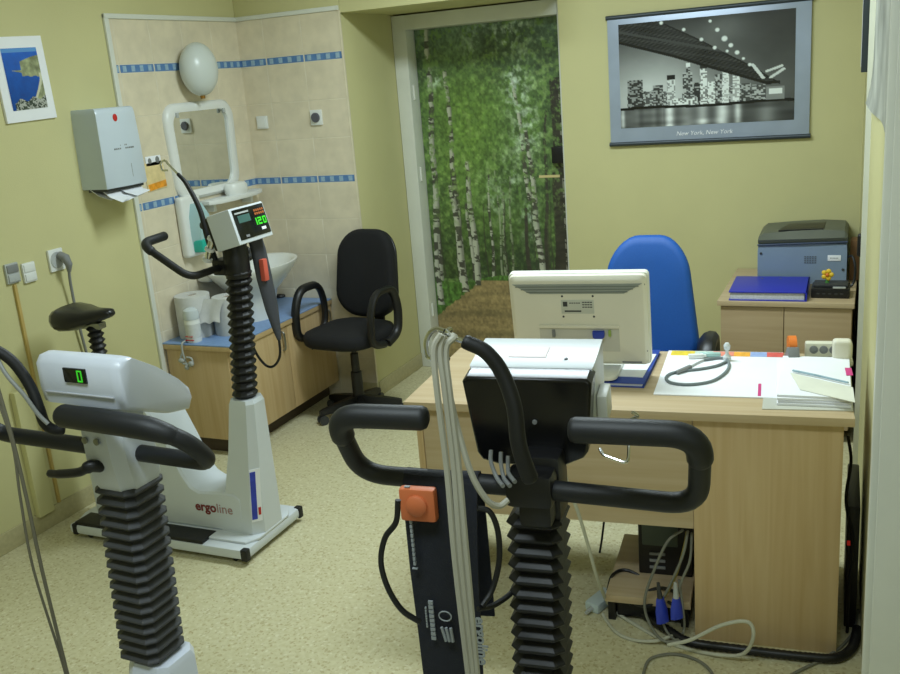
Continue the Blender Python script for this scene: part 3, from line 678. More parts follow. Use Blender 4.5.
def bellows(g, z0, z1, n, ro, ri, sides='rect', ay=1.0):
    rings = []
    def poly(r):
        if sides == 'rect':
            c = r*.30; w = r; h = r*ay
            return [(w, h-c), (w-c, h), (-w+c, h), (-w, h-c), (-w, -h+c), (-w+c, -h), (w-c, -h), (w, -h+c)]
        return [(r*math.cos(2*PI*(k+.5)/12), r*ay*math.sin(2*PI*(k+.5)/12)) for k in range(12)]
    p = (z1-z0)/n
    for i in range(n):
        for r, dz in ((ri, 0), (ri+(ro-ri)*.9, .40), (ro, .5), (ri+(ro-ri)*.9, .60)): rings.append([Vector((x, y, z0+(i+dz)*p)) for x, y in poly(r)])
    rings.append([Vector((x, y, z1)) for x, y in poly(ri)])
    return g.loft(rings)

def bike_body(r, m, colour_text=True):
    """base plate, housing with the front pedestal, cranks, saddle"""
    b = G().box(-.82, .05, -.195, .195, .022, .062, .012, 2).out('base_platform', m, r)
    G().prism([(-.82, -.1), (-.80, -.15), (.02, -.15), (.05, -.10), (.05, .10), (.02, .15), (-.80, .15), (-.82, .1)], .062, .072, bev=.004).out('base_cover', m, b)
    for x0, x1 in ((-.47, -.15), (-.79, -.56)):
        for s in (-1, 1): G().box(x0, x1, s*.145-.045, s*.145+.045, .06, .0745, .003).out('tread_pad', M_rub, b)
    for x in (.03, -.80):
        for s in (-1, 1): G().box(x-.004, x+.024 if x > 0 else x+.02, s*.184-.0135, s*.184+.0135, .018, .065, .005).out('corner_bumper', M_rub, b)
    for x in (-.74, -.02):
        for s in (-1, 1): G().tube([(x, s*.16-.012, .012), (x, s*.16+.012, .012)], .012, 12).out('foot', M_rub, b)
    prof = [(-.02, .07), (-.02, .215), (-.05, .235), (-.125, .236), (-.16, .232), (-.215, .228), (-.25, .245), (-.28, .29), (-.32, .39), (-.37, .50), (-.44, .585), (-.53, .63), (-.66, .64), (-.73, .60), (-.765, .5), (-.775, .3), (-.77, .07)]
    M = frame((0, 0, 0), (1, 0, 0), (0, 0, 1))
    h = G().prism(prof, -.093, .093, M=M, bev=.022, seg=3).out('housing', m, r, angle=35)
    g = G(); rings = []
    for z, x0, x1, w, c in ((.06, -.150, .048, .092, .035), (.20, -.120, .050, .088, .034), (.40, -.078, .056, .069, .028), (.585, -.050, .060, .055, .022), (.60, -.044, .054, .050, .02)):
        rings.append([Vector((x, y, z)) for x, y in ((x1, -w+c), (x1-c, -w), (x0+c*.6, -w), (x0, -w+c), (x0, w-c), (x0+c*.6, w), (x1-c, w), (x1, w-c))])
    g.loft(rings); g.out('pedestal', m, r, angle=20)
    for s in (-1, 1): G().lathe([(.001, 0), (.006, 0), (.006, .004), (.001, .005)], n=10, M=frame((.030, s*.0555, .555), (1, 0, 0), (0, 0, s))).out('bolt', M_dark, h)
    G().tube([(-.52, -.10, .30), (-.52, .10, .30)], .035, 18).out('crank_axle', M_grey, r)
    for s in (-1, 1):
        cr = G().box(-.535, -.505, s*.10-.009, s*.10+.009, .30-.02, .30+.19, .006, M=Matrix.Translation((-.52, 0, .3)) @ Matrix.Rotation(s*.6+(PI if s > 0 else 0), 4, 'Y') @ Matrix.Translation((.52, 0, -.3))).out('crank', M_dark, r)
        e = Matrix.Translation((-.52, 0, .3)) @ Matrix.Rotation(s*.6+(PI if s > 0 else 0), 4, 'Y') @ Vector((0, 0, .17))
        G().box(e.x-.045, e.x+.045, s*.155-.045, s*.155+.045, e.z-.011, e.z+.011, .005).out('pedal', M_black, cr)
    sp = bellows(G(), .63, .855, 9, .033, .022, 'round'); sp.v = [v+Vector((-.685, 0, 0)) for v in sp.v]; sp.out('seat_post_bellows', M_bell, r)
    g = G(); rings = []
    for x, w, zt, zb in ((-.87, .03, .905, .87), (-.86, .075, .925, .845), (-.81, .10, .938, .835), (-.74, .098, .93, .84), (-.67, .066, .922, .86), (-.60, .038, .925, .875), (-.545, .026, .925, .89), (-.525, .012, .915, .90)):
        n = 14; zc = (zt+zb)/2
        x = -.715+(x+.70)*.80; rings.append([Vector((x, w*math.copysign(abs(math.cos(2*PI*k/n))**.8, math.cos(2*PI*k/n)), zc+(zt-zb)/2*math.copysign(abs(math.sin(2*PI*k/n))**.75, math.sin(2*PI*k/n)))) for k in range(n)])
    g.loft(rings); sd_ = g.out('saddle', mat('saddle_vinyl', (26, 26, 27), .3, var=.1), r, angle=60)
    G().box(-.74, -.64, -.02, .02, .842, .868, .005).out('saddle_clamp', M_steel, sd_)
    return h

# ---- white bicycle by the wall (faces right)
b1 = root('exercise_bike', 'whole white exercise bike with a black bellows column standing by the wash corner', 'exercise bike', (-2.13, 2.75, 0), 0., 'medical exercise bikes')
h1 = bike_body(b1, M_bike)
g = G().text('ergo', .054, (-.240, -.0945, .150), (1, 0, 0), (0, 0, 1), bold=True); g.out('lettering_bold', mat('dark_red_ink', (120, 40, 40), .5), h1)
g = G().text('line', .054, (-.139, -.0945, .150), (1, 0, 0), (0, 0, 1)); g.out('lettering_light', mat('faded_red_ink', (166, 130, 126), .5), h1)
MS = frame((.0, -.101, .22), (1, .35, 0), (0.02, 0, 1))
pst = G()
def on_ped(a_, z, d=.0015):   # the chamfered corner of the pedestal
    t = (z-.06)/.34; x1 = .048+.008*t; w = .092-.023*t; c = .035-.007*t; a = a_/(c*1.414)
    return Vector((x1-c, -w, z))*(1-a)+Vector((x1, -w+c, z))*a+Vector((d, -d, 0))
def ped_patch(name, a0, a1, z0, z1, m, d): return G().add([on_ped(a0, z0, d), on_ped(a1, z0, d), on_ped(a1, z1, d), on_ped(a0, z1, d), on_ped(a0, z0, d-.001), on_ped(a1, z0, d-.001), on_ped(a1, z1, d-.001), on_ped(a0, z1, d-.001)], [(0, 1, 2, 3), (7, 6, 5, 4), (0, 4, 5, 1), (1, 5, 6, 2), (2, 6, 7, 3), (3, 7, 4, 0)]).out(name, m, h1, smooth=False)
ped_patch('sticker_sheet', -.001, .040, .125, .335, M_paper, .002)
ped_patch('sticker_blue_panel', .001, .022, .135, .325, mat('sticker_blue', (44, 62, 176), .4, var=.2, scale=30), .0028)
ped_patch('sticker_red_mark', .026, .036, .15, .18, M_red, .0028)
g = bellows(G(), .60, 1.09, 16, .050, .037, 'round', .98); g.v = [Vector((v.x+.05*(v.z-.6)/.49, v.y, v.z)) for v in g.v]; g.out('bellows', M_bell, b1, angle=15)
G().lathe([(.001, 1.06), (.046, 1.06), (.046, 1.16), (.03, 1.2), (.001, 1.2)], (.048, 0, 0), n=16).out('column_head', M_black, b1)
HM = Matrix.Translation((.085, 0, 1.245)) @ Matrix.Rotation(math.radians(-14), 4, 'Y')
hd = G().box(-.052, .05, -.102, .102, -.064, .064, .006, 2, M=HM).out('control_head', M_lgrey if False else M_bike, b1)
G().box(-.066, -.05, -.098, .098, -.06, .06, .008, M=HM).out('back_panel', M_black, hd)
sc_ = G().box(.049, .0525, -.088, .094, -.05, .057, .001, M=HM).out('display_panel', M_screen, hd)
# figures as the photo shows them: pale strip, teal window, orange rows, green figures
def hp(y0, y1, z0, z1, x=.0526): return G().box(x, x+.001, y0, y1, z0, z1, 0, M=HM)
hp(-.08, .0, .040, .046).out('display_caption', M_lgrey, sc_); hp(-.07, .0, .008, .034).out('status_window', M_teal, sc_)
g = G()
for r_, zz in enumerate((.034, .022)):
    for k in range(5): v = hp(.03+k*.012, .038+k*.012, zz, zz+.008); g.add(v.v, v.f)
g.out('orange_figures', M_orange, sc_)
g = G()
for y0, y1, z0, z1 in ((.025, .031, -.014, .012), (.037, .058, -.014, -.008), (.037, .058, -.002, .003), (.037, .058, .007, .012), (.037, .042, -.014, .0), (.053, .058, 0, .012), (.066, .072, -.014, .012), (.066, .086, -.014, -.008), (.081, .086, -.014, .012), (.066, .086, .007, .012)):
    v = hp(y0, y1, z0, z1); g.add(v.v, v.f)
g.out('green_figures', M_green, sc_)
hp(.045, .07, -.034, -.024).out('white_key', M_paper, sc_); hp(-.055, -.035, -.044, -.036).out('grey_key', M_grey, sc_)
def handlebar(r, x, z, side, arm, back, up, inward, rt, rg, both=True, far_in=None):
    for s in (-1, 1):
        inn = inward if (s < 0 or far_in is None) else far_in
        pts = [(x, s*.02, z), (x, s*arm, z), (x-back, s*(arm-.005), z+up), (x-back-.005, s*(arm-inn), z+up+.004)]
        P = round_path([Vector(p) for p in pts], .05, 8)
        t = G().tube(P, rt, 14, round_end=True).out('handlebar', M_foam if rt > .014 else M_rub, r, angle=60)
        L_ = [i for i, p in enumerate(P) if (p-Vector(pts[1])).length > .045 and i > len(P)*.45]
        G().tube([P[i] for i in L_], rg, 16, round_end=True).out('foam_grip', M_foam, t, angle=60)
    G().box(x-.03, x+.06, -.035, .035, z-.03, z+.03, .012).out('handlebar_clamp', M_black, r)
handlebar(b1, -.01, 1.10, -1, .195, .195, .118, .135, .0135, .0165, far_in=.03)
def hook_arm(r, pts, hook_c, R_, xd, yd, m_r=(.011, .008), coil=2):
    a = G().tube(smooth_path(pts, 6), [m_r[0]+(m_r[1]-m_r[0])*i/(6*(len(pts)-1)) for i in range(6*(len(pts)-1)+1)], 10, round_end=True).out('cable_arm', M_rub, r, angle=60)
    return a
hk = hook_arm(b1, [(-.03, -.02, 1.12), (-.05, -.02, 1.21), (-.07, -.015, 1.31), (-.115, -.01, 1.40), (-.15, -.005, 1.435)], None, 0, 0, 0, (.012, .007))
G().tube(smooth_path([(-.15, -.005, 1.435), (-.185, 0, 1.465), (-.205, 0, 1.485), (-.225, 0, 1.475), (-.222, 0, 1.452), (-.20, .0, 1.45)], 5), .004, 8).out('chrome_hook', M_chrome, hk)
q0, q1 = (ROOT[b1].inverted() @ at(u, v, y=2.69) for u, v in ((207, 261), (212, 240)))
G().tube([q0, q1], .012, 14).out('chrome_sleeve', M_chrome, hk)
for t in (0, .5, 1): p = q0.lerp(q1, t); G().tube([p, p+(q1-q0).normalized()*.010], .018, 14).out('white_ring', M_white, hk)
cf = root('blood_pressure_cuff', 'grey blood pressure cuff with a red patch hanging off the white bike', 'blood pressure cuff', (-2.05, 2.83, .765))
g = G(); rings = []
for z, x, w, t in ((.50, -.02, .03, .012), (.46, -.005, .035, .02), (.38, .01, .038, .024), (.28, .02, .042, .022), (.16, .035, .036, .018), (.08, .045, .022, .012), (.04, .05, .010, .008)):
    rings.append([Vector((x+t*math.cos(2*PI*k/12)*.8+.0*w, w*math.sin(2*PI*k/12), z)) for k in range(12)])
g.loft(rings); g.out('cuff_wrap', mat('cuff_grey', (58, 60, 66), .75, var=.12, bump=.2), cf, angle=60)
G().box(.030, .050, -.036, -.010, .27, .35, .004).out('red_patch', mat('salmon_patch', (206, 92, 72), .6), cf)
G().tube(smooth_path([(.05, 0, .06), (.05, -.01, -.02), (.02, -.02, -.06), (-.02, -.02, -.05), (-.05, -.03, .02), (-.06, -.03, .15), (-.05, -.03, .30), (-.03, -.01, .42)]), .005, 8).out('air_tube', M_black, cf)

# ---- grey-bellows bicycle at the left of the picture
RZ2 = math.radians(87.4); B2 = (-1.312, 1.297, 0)
b2 = root('exercise_bike', 'exercise bike at lower left with a ribbed grey column and small green readout', 'exercise bike', B2, RZ2, 'medical exercise bikes')
bike_body(b2, M_bikew)
g = bellows(G(), .60, .995, 17, .053, .041, 'rect', 1.0); g.v = [Vector((v.x, v.y+.020*(.995-v.z)/.395, v.z)) for v in g.v]; g.out('bellows', M_bellg, b2, angle=15)
st = G()
rings = []
for z, x0, x1, w in ((.985, -.045, .045, .046), (1.0, -.052, .048, .050), (1.05, -.062, .046, .052), (1.12, -.064, .03, .050), (1.185, -.05, .03, .050)):
    rings.append([Vector((x, y, z)) for x, y in ((x1, -w+.012), (x1-.012, -w), (x0+.02, -w), (x0, -w+.02), (x0, w-.02), (x0+.02, w), (x1-.012, w), (x1, w-.012))])
st.loft(rings); stem = st.out('stem_bracket', M_bikew, b2, angle=25)
for y in (-.010, .020): G().lathe([(.001, 0), (.0065, 0), (.0065, .004), (.001, .005)], n=12, M=frame((-.066, y, 1.098), (0, 1, 0), (0, 0, 1)) @ Matrix.Rotation(PI, 4, 'X')).out('screw', M_steel, stem)
G().tube(smooth_path([(-.06, .0, 1.045), (-.075, .01, 1.05), (-.085, .03, 1.04), (-.09, .08, 1.032), (-.09, .105, 1.03)], 5), [.012]*8+[.009]*8+[.008]*5, 10, round_end=True).out('clamp_lever', M_black, stem)
g = G(); rings = []      # wedge-shaped control head: tall towards the rider, sloping away
prof = [(-.062, 1.166), (-.066, 1.195), (-.066, 1.244), (-.055, 1.258), (-.032, 1.260), (.03, 1.222), (.085, 1.178), (.112, 1.148), (.116, 1.128), (.104, 1.108), (.05, 1.118), (-.03, 1.152)]
for y, k in ((-.094, .90), (-.088, .97), (-.072, 1.0), (.016, 1.012), (.10, 1.0), (.116, .96), (.124, .88)):
    rings.append([Vector((.02+(x-.02)*k, y, 1.205+(z-1.205)*k)) for x, z in prof])
g.loft(rings); ch = g.out('control_head', M_bikew, b2, angle=50)
g = G(); g.box(-.0685, -.066, -.075, .10, 1.188, 1.191, .001)
g.out('lip_line', mat('seam_grey', (186, 188, 192), .5), ch)
dp = G().box(-.0705, -.066, -.016, .040, 1.213, 1.241, .001).out('readout_window', M_screen, ch)
g = G()
for y0, y1, z0, z1 in ((-.007, .003, 1.2355, 1.238), (-.007, .003, 1.216, 1.2185), (-.008, -.0055, 1.216, 1.238), (.0015, .004, 1.216, 1.238)): g.box(-.0718, -.0706, y0, y1, z0, z1)
g.out('green_figure', M_green, dp)
# handlebar of the grey-bellows bike
zb = 1.055
for s in (-1, 1):
    e = .228 if s < 0 else .345
    P = round_path([(-.005, s*.05, zb), (-.005, s*e, zb), (-.055, s*(e-.008), zb+.062), (-.085, s*(e-.05), zb+.092)]+([(-.095, s*(e-.12), zb+.099), (-.092, s*(e-.262), zb+.100)] if s < 0 else []), .04, 8)
    hb = G().tube(P, .0165, 14, round_end=True).out('handlebar', M_foam, b2, angle=60)
    k0 = int(len(P)*.46); gp = P[k0:]
    G().tube(gp, [.0165+.0055*min(1, i/(len(gp)*.35)) for i in range(len(gp))], 16, round_end=True).out('foam_grip', M_foam, hb, angle=60)
def wl(R, p): return ROOT[R].inverted() @ p
pa = [wl(b2, at(u, v, d=d)) for u, v, d in ((62, 430, 1.81), (52, 429, 1.80), (44, 422, 1.79), (39, 408, 1.775), (30, 386, 1.77), (14, 363, 1.76), (-4, 350, 1.75), (-26, 340, 1.74))]
ar = G().tube(smooth_path(pa, 5), .0105, 10, round_end=True).out('cable_arm', M_rub, b2, angle=60)
q = pa[-1]
G().tube(smooth_path([q, q+Vector((0, .05, .015)), q+Vector((0, .075, 0)), q+Vector((0, .06, -.02)), q+Vector((0, .04, -.01))], 5), .004, 8).out('chrome_hook', M_chrome, ar)
# electrode leads that hang from that hook
for lab, off, rr in (('grey electrode lead hanging at the left edge, the one nearer the bike', 0, .0035), ('grey electrode lead hanging at the left edge, the thinner outer one', -7, .0026)):
    pts = [at(u+off*k, v, d=d) for u, v, d, k in ((-14, 350, 1.74, 1), (0, 395, 1.74, .6), (14, 445, 1.745, .2), (27, 500, 1.76, .9), (42, 570, 1.79, 1.2), (66, 668, 1.85, .3), (84, 740, 1.9, .5))]
    single(G().tube(smooth_path(pts, 6), rr, 8), 'electrode_lead', mat('lead_olive_grey', (104, 100, 84), .5), lab, 'cable', 'leads at the left edge')
pts = [at(u, v, d=d) for u, v, d in ((-6, 352, 1.755), (6, 374, 1.75), (24, 395, 1.755), (38, 414, 1.765), (48, 424, 1.77))]
single(G().tube(smooth_path(pts, 6), .004, 8), 'electrode_lead', mat('lead_grey', (140, 142, 138), .5), 'pale grey lead running down along the black cable arm at left', 'cable', 'leads at the left edge')

# ---- black-bellows bicycle in the foreground
RZ3 = math.radians(96.2); B3 = (-.483, 1.375, 0)
b3 = root('exercise_bike', 'foreground exercise bike with black handlebars and a white-topped control box', 'exercise bike', B3, RZ3, 'medical exercise bikes')
bike_body(b3, M_bike)
g = bellows(G(), .60, .995, 15, .050, .037, 'rect', .95); g.v = [Vector((v.x, v.y+.012+.01*(.995-v.z)/.395, v.z)) for v in g.v]; g.out('bellows', M_bell, b3, angle=15)
G().box(-.035, .035, -.035, .035, .985, 1.10, .012).out('column_head', M_black, b3)
G().box(.03, .12, -.03, .06, 1.05, 1.13, .01).out('head_mount', M_rub, b3)
HM = Matrix.Translation((.035, .020, 1.066)) @ Matrix.Rotation(math.radians(-8.5), 4, 'Y')
hd = G().prism([(-.08, .03), (.08, .03), (.102, .06), (.104, .165), (-.104, .165), (-.102, .06)], .018, .135, M=HM @ frame((0, 0, 0), (0, 1, 0), (0, 0, 1)), bev=.006).out('control_head', M_bike, b3)
G().prism([(-.05, .0), (.06, -.002), (.088, .006), (.096, .02), (.107, .155), (.099, .163), (-.099, .163), (-.107, .155), (-.094, .03), (-.086, .018)], -.02, .03, M=HM @ frame((0, 0, 0), (0, 1, 0), (0, 0, 1)), bev=.006, seg=3).out('back_cover', mat('glossy_black', (14, 14, 15), .25, var=.1), hd)
G().lathe([(.001, 0), (.004, 0), (.004, .003), (.001, .003)], n=10, M=HM @ frame((-.0205, -.01, .085), (0, 1, 0), (0, 0, 1)) @ Matrix.Rotation(PI, 4, 'X')).out('screw', M_grey, hd)
G().box(.055, .095, -.02, .045, .1645, .1662, .0005, M=HM).out('top_label', mat('pinkish_label', (240, 226, 228), .5), hd)
G().lathe([(.001, 0), (.003, 0), (.003, .002), (.001, .002)], n=10, M=HM @ Matrix.Translation((.05, -.055, .165))).out('top_screw', M_dark, hd)
G().box(.035, .085, -.121, -.103, .055, .105, .004, M=HM).out('paper_slot', M_white, hd)
z3 = 1.055
for s in (-1, 1):
    P = round_path([(-.055, s*.02+.01, z3+s*.001), (-.055, s*(.262+.016*(s+1))+.01, z3+.011*s-.002), (-.118, s*(.270+.016*(s+1))+.01, z3+.133+.005*s), (-.122, s*(.270+.016*(s+1)-(.152 if s > 0 else .18))+.01, z3+.135+.005*s)], .05, 8)
    hb = G().tube(P, .0165, 14, round_end=True).out('handlebar', M_foam, b3, angle=60)
    k0 = int(len(P)*.50); G().tube(P[k0:], .0198, 16, round_end=True).out('foam_grip', M_foam, hb, angle=60)
G().box(-.078, -.02, -.030, .048, z3-.028, z3+.03, .012).out('handlebar_clamp', M_black, b3)
G().box(-.07, .03, -.026, .03, z3-.065, z3+.0, .012).out('clamp_block', M_black, b3)
pa = [wl(b3, at(u, v, d=d)) for u, v, d in ((530, 478, 1.42), (524, 462, 1.41), (518, 440, 1.40), (514, 406, 1.39), (502, 373, 1.385), (486, 352, 1.38), (466, 342, 1.38))]
ar = G().tube(smooth_path(pa, 6), [.013-.002*i/36 for i in range(37)], 12, round_end=True).out('cable_arm', M_rub, b3, angle=60)
H = lambda u, v, d: wl(b3, at(u, v, d=d))
g = G().tube(smooth_path([H(466, 342, 1.38), H(452, 337, 1.375), H(444, 331, 1.37)], 4), .0045, 8)
for du, dd in ((0, 0), (14, .012)):
    g.tube(smooth_path([H(444+du*.3, 331, 1.37+dd), H(437+du, 329, 1.372+dd), H(430+du, 333, 1.374+dd), H(426+du, 343, 1.376+dd), H(428+du, 356, 1.374+dd), H(435+du, 360, 1.37+dd)], 5), .004, 8)
g.out('chrome_hook', M_chrome, ar)
# side loop of chrome wire on the control head
G().tube(round_path([H(600, 449, 1.53), H(603, 455, 1.52), H(628, 464, 1.50), H(629, 448, 1.52), H(628, 420, 1.54), H(640, 416, 1.53), H(632, 412, 1.53)], .012, 4), .0028, 8).out('wire_loop', M_chrome, hd)
M_lead = mat('pale_lead', (172, 170, 156), .45, var=.05)
leads = [
 ('pale lead hanging from the chrome hook, the left strand of the bundle', [(441, 334, 1.355), (434, 350, 1.36), (437, 390, 1.37), (447, 470, 1.40), (455, 560, 1.43), (468, 672, 1.48), (476, 740, 1.51)]),
 ('pale lead hanging from the chrome hook, the middle strand of the bundle', [(444, 335, 1.36), (440, 352, 1.362), (445, 392, 1.372), (454, 470, 1.40), (461, 560, 1.43), (473, 672, 1.48), (480, 740, 1.51)]),
 ('pale lead hanging from the chrome hook, the right strand of the bundle', [(456, 336, 1.36), (446, 350, 1.364), (450, 394, 1.374), (459, 470, 1.40), (467, 560, 1.43), (477, 672, 1.48), (484, 740, 1.51)]),
 ('pale lead curving from the chrome hook to the foreground handlebar clamp', [(455, 334, 1.372), (444, 352, 1.376), (448, 385, 1.38), (458, 430, 1.39), (472, 475, 1.40), (487, 500, 1.41), (499, 506, 1.42), (508, 500, 1.425)])]
for lab, pts in leads:
    single(G().tube(smooth_path([at(u, v, d=d) for u, v, d in pts], 8), .0050, 8), 'electrode_lead', M_lead, lab, 'cable', 'leads on the foreground hook')
for k, (a, b_) in enumerate((((491, 456), (497, 478)), ((501, 458), (504, 478)), ((508, 462), (509, 474)))):
    single(G().tube(smooth_path([at(a[0], a[1]-6, d=1.53), at(a[0], a[1]+6, d=1.525), at(b_[0], b_[1], d=1.515), at(b_[0]+6, b_[1]+8, d=1.49)], 5), .0036, 8), 'head_cable', M_grey, ('leftmost', 'middle', 'rightmost')[k]+' of the three short grey cables under the foreground control box', 'cable', 'cables under the control box')

# dark cuff draped over the left handlebar of the foreground bike
cz = ROOT[b3] @ Vector((-.055, .158, .55)); c2 = root('blood_pressure_cuff', 'long navy blood pressure cuff draped over the foreground handlebar', 'blood pressure cuff', cz, RZ3)
M_cuff = mat('navy_cuff', (22, 26, 38), .8, var=.15, scale=60, bump=.3, bscale=300)
top = z3-.55
g = G(); N = 8; rows = []
path = [(.030, top-.26), (.028, top-.1), (.0215, top+.004), (.010, top+.021), (-.010, top+.023), (-.0225, top+.008), (-.029, top-.05), (-.032, top-.15), (-.030, top-.25), (-.034, top-.36), (-.036, top-.50)]
for i, (x, z) in enumerate(path):
    t = max(0, (top-z)/.5) if i >= 5 else 0
    w0 = .064-.014*t; sh_ = .0+.004*math.sin(i)
    sl = -.0*t
    rows.append([Vector((x-.004*math.sin(PI*k/N), sh_*.4+w0*(1-2*k/N)+sl, z)) for k in range(N+1)])
rings = [[v for v in r]+[v+Vector((.004 if i >= 5 else -.004, 0, -.004 if 2 < i < 6 else 0)) for v in r[::-1]] for i, r in enumerate(rows)]
g.loft(rings); cw = g.out('cuff_wrap', M_cuff, c2, angle=60)
MC = frame((-.0385, .0, top-.185), (0, -1, 0), (0, 0, 1))
G().box(.0, .062, -.062, -.004, .0, .020, .006, M=frame((-.0285, .062, top+.012), (0, -1, 0), (0, 0, 1))).out('orange_bulb_clip', mat('orange_plastic', (206, 112, 68), .5, var=.05), c2)
G().lathe([(.001, .0), (.018, .0), (.018, .005), (.014, .008), (.001, .009)], n=20, M=frame((-.0285, .031, top-.020), (0, -1, 0), (0, 0, 1)) @ Matrix.Translation((0, 0, .0195))).out('clip_button', mat('orange_plastic', (206, 112, 68), .5), c2)
M_print2 = mat('pale_print', (150, 156, 160), .6)
def ct_(u, v): return MC @ Vector((u, v, .0028))
g = G().text('ergoline', .028, MC @ Vector((.050, -.035, .0032)), MC.to_3x3() @ Vector((0, -1, 0)), MC.to_3x3() @ Vector((1, 0, 0)), bold=True); g.out('lettering', M_print2, cw)
g = G()
for k in range(16): g.box(-.049, -.045, .18-k*.0085, .18-k*.0085+.006, .0006 if k > 5 else .0005, .0055, 0, M=MC)
g.box(-.052, -.043, .194, .1955, .0005, .0055, 0, M=MC).box(-.052, -.043, .045, .0465, .0005, .0055, 0, M=MC)
g.out('side_scale', M_print2, cw)
g = G()
for k in range(9): g.box(-.030, -.022, -.02-k*.0085, -.02-k*.0085+.0062, .0005, .004, 0, M=MC)
for k in range(8): g.box(-.037, -.0345, -.03-k*.005, -.03-k*.005+.0035, .0005, .004, 0, M=MC)
g.out('small_print', M_print2, cw)
g = G(); g.tube([MC @ Vector((-.002+.011*math.cos(a), -.04+.009*math.sin(a), .003)) for a in [2*PI*k/20 for k in range(21)]], .0012, 6)
for k in range(3): g.tube([MC @ Vector((-.01+k*.008, -.062, .003)), MC @ Vector((-.004+k*.006, -.088, .003))], .0028, 6)
g.out('arm_symbol', M_print2, cw)
for lab, pts in (('black air tube looping out on the left of the navy cuff', [(398, 500, 1.46), (396, 522, 1.47), (385, 538, 1.48), (381, 562, 1.485), (388, 588, 1.49), (402, 610, 1.50), (420, 622, 1.51)]),
                 ('black air tube looping out on the right of the navy cuff', [(478, 508, 1.52), (490, 512, 1.52), (498, 532, 1.53), (499, 562, 1.54), (492, 590, 1.54), (482, 606, 1.53)]),
                 ('black air tube running from the navy cuff behind the black bellows', [(478, 609, 1.53), (492, 606, 1.55), (508, 596, 1.60), (520, 584, 1.66), (545, 572, 1.68)])):
    single(G().tube(smooth_path([at(u, v, d=d) for u, v, d in pts], 7), .0048, 8), 'air_tube', M_rub, lab, 'tube', 'air tubes of the navy cuff')
# ================================================================== DESK
DR = .0905; DO = Vector((-1.308, 2.456, 0))
dk = root('desk', 'beech office desk with a full-height panel at its right end', 'desk', DO, DR)
DM = ROOT[dk]
W_, D_, ZT_ = 1.292, .585, .74
G().box(0, W_, 0, D_, ZT_-.025, ZT_, .0025).out('desktop', M_beechx, dk)
G().box(.025, .045, .028, D_-.03, 0, ZT_-.0255, .001).out('side_panel', M_beech, dk)
G().box(W_-.045, W_-.025, .048, D_-.03, 0, ZT_-.0255, .001).out('side_panel', M_beech, dk)
G().box(.870, W_-.025, .028, .047, 0, ZT_-.0255, .001).out('front_panel', M_beech, dk)
G().box(.870, .890, .048, D_-.03, 0, ZT_-.0255, .001).out('inner_panel', M_beech, dk)
G().box(.046, .869, .032, .050, .365, ZT_-.0255, .001).out('modesty_panel', M_beechx, dk)
dr = G().box(.893, W_-.048, D_-.048, D_-.03, .06, .70, .002).out('drawer_front', M_beech, dk)
for z in (.2, .42, .62): G().tube(round_path([(1.02, D_-.03, z), (1.02, D_-.005, z), (1.13, D_-.005, z), (1.13, D_-.03, z)], .01), .005, 8).out('handle', M_steel, dr)

def on_desk(lx, ly, z=ZT_): p = DM @ Vector((lx, ly, z)); return p
def dl(u, v, z=ZT_): return DM.inverted() @ at(u, v, z=z)

# monitor, seen from behind
M_mon = mat('monitor_beige', (224, 220, 202), .4, var=.02); M_monw = mat('monitor_white', (226, 226, 216), .35, var=.01)
mo = root('monitor', 'off-white flat monitor on the desk, seen from behind', 'monitor', (-.832, 2.825, ZT_+.019), DR+.015)
tilt = math.radians(8)
MT = Matrix.Translation((0, 0, .030)) @ Matrix.Rotation(tilt, 4, 'X')
w0, h0 = .224, .306
sh = G().prism(rrect(.434, h0, .014, 4), 0, .030, M=MT @ frame((0, 0, h0/2), (1, 0, 0), (0, 0, 1)), bev=.004)
sh.out('front_bezel', M_monw, mo)
MB = MT @ frame((0, -.0, h0/2), (1, 0, 0), (0, 0, 1)) @ Matrix.Translation((0, 0, .030))
rings = []
for s, t, z in ((.985, .985, 0), (.975, .97, .012), (.93, .90, .022), (.90, .86, .024)):
    rings.append([MB @ Vector((x*s, y*t, z)) for x, y in rrect(.434, h0, .016, 4)])
bkc = G().loft(rings); bkc.out('back_cover', M_mon, mo, angle=25)
G().prism([(-.20, .126), (.20, .126), (.145, .094), (-.145, .094)], .0222, .026, M=MB, bev=.001).out('vent_recess', mat('vent_grey', (150, 156, 150), .5), mo)
g = G()
for k in range(3): g.box(-.19+k*.017, .19-k*.017, .117-k*.009, .119-k*.009, .026, .0275, 0, M=MB)
g.out('vent_slats', mat('vent_dark', (110, 116, 112), .5), mo)
lb = G().box(-.05, .052, .028, .074, .0238, .0248, .0003, M=MB).out('rating_label', mat('label_grey', (196, 198, 186), .5), mo)
g = G(); g.box(-.044, -.03, .052, .068, .0246, .0252, 0, M=MB).box(-.04, .012, .034, .039, .0246, .0252, 0, M=MB)
for k in range(5): g.box(-.024+k*.007, -.0185+k*.007, .062, .065, .0246, .0252, 0, M=MB)
for r_ in range(3):
    for k in range(4): g.box(.016+k*.008, .0225+k*.008, .064-r_*.008, .0675-r_*.008, .0246, .0252, 0, M=MB)
g.out('label_print', M_darkink, lb)
cr_ = G().box(-.125, .125, -.10, -.012, .0225, .0245, .0005, M=MB).out('connector_bay', mat('bay_beige', (196, 194, 182), .5), mo)
G().box(-.125, .125, -.020, -.010, .024, .030, .001, M=MB).out('bay_lip', M_mon, mo)
vg = G().prism([(-.018, -.03), (.018, -.03), (.018, -.048), (.006, -.058), (-.006, -.058), (-.018, -.048)], .024, .040, M=MB @ Matrix.Translation((.062, .002, 0)), bev=.002); vg.out('video_plug', mat('vga_blue', (38, 62, 170), .4), mo)
G().box(.092, .10, -.046, -.026, .024, .034, .002, M=MB).out('audio_plug', mat('lime_plug', (150, 176, 84), .5), mo)
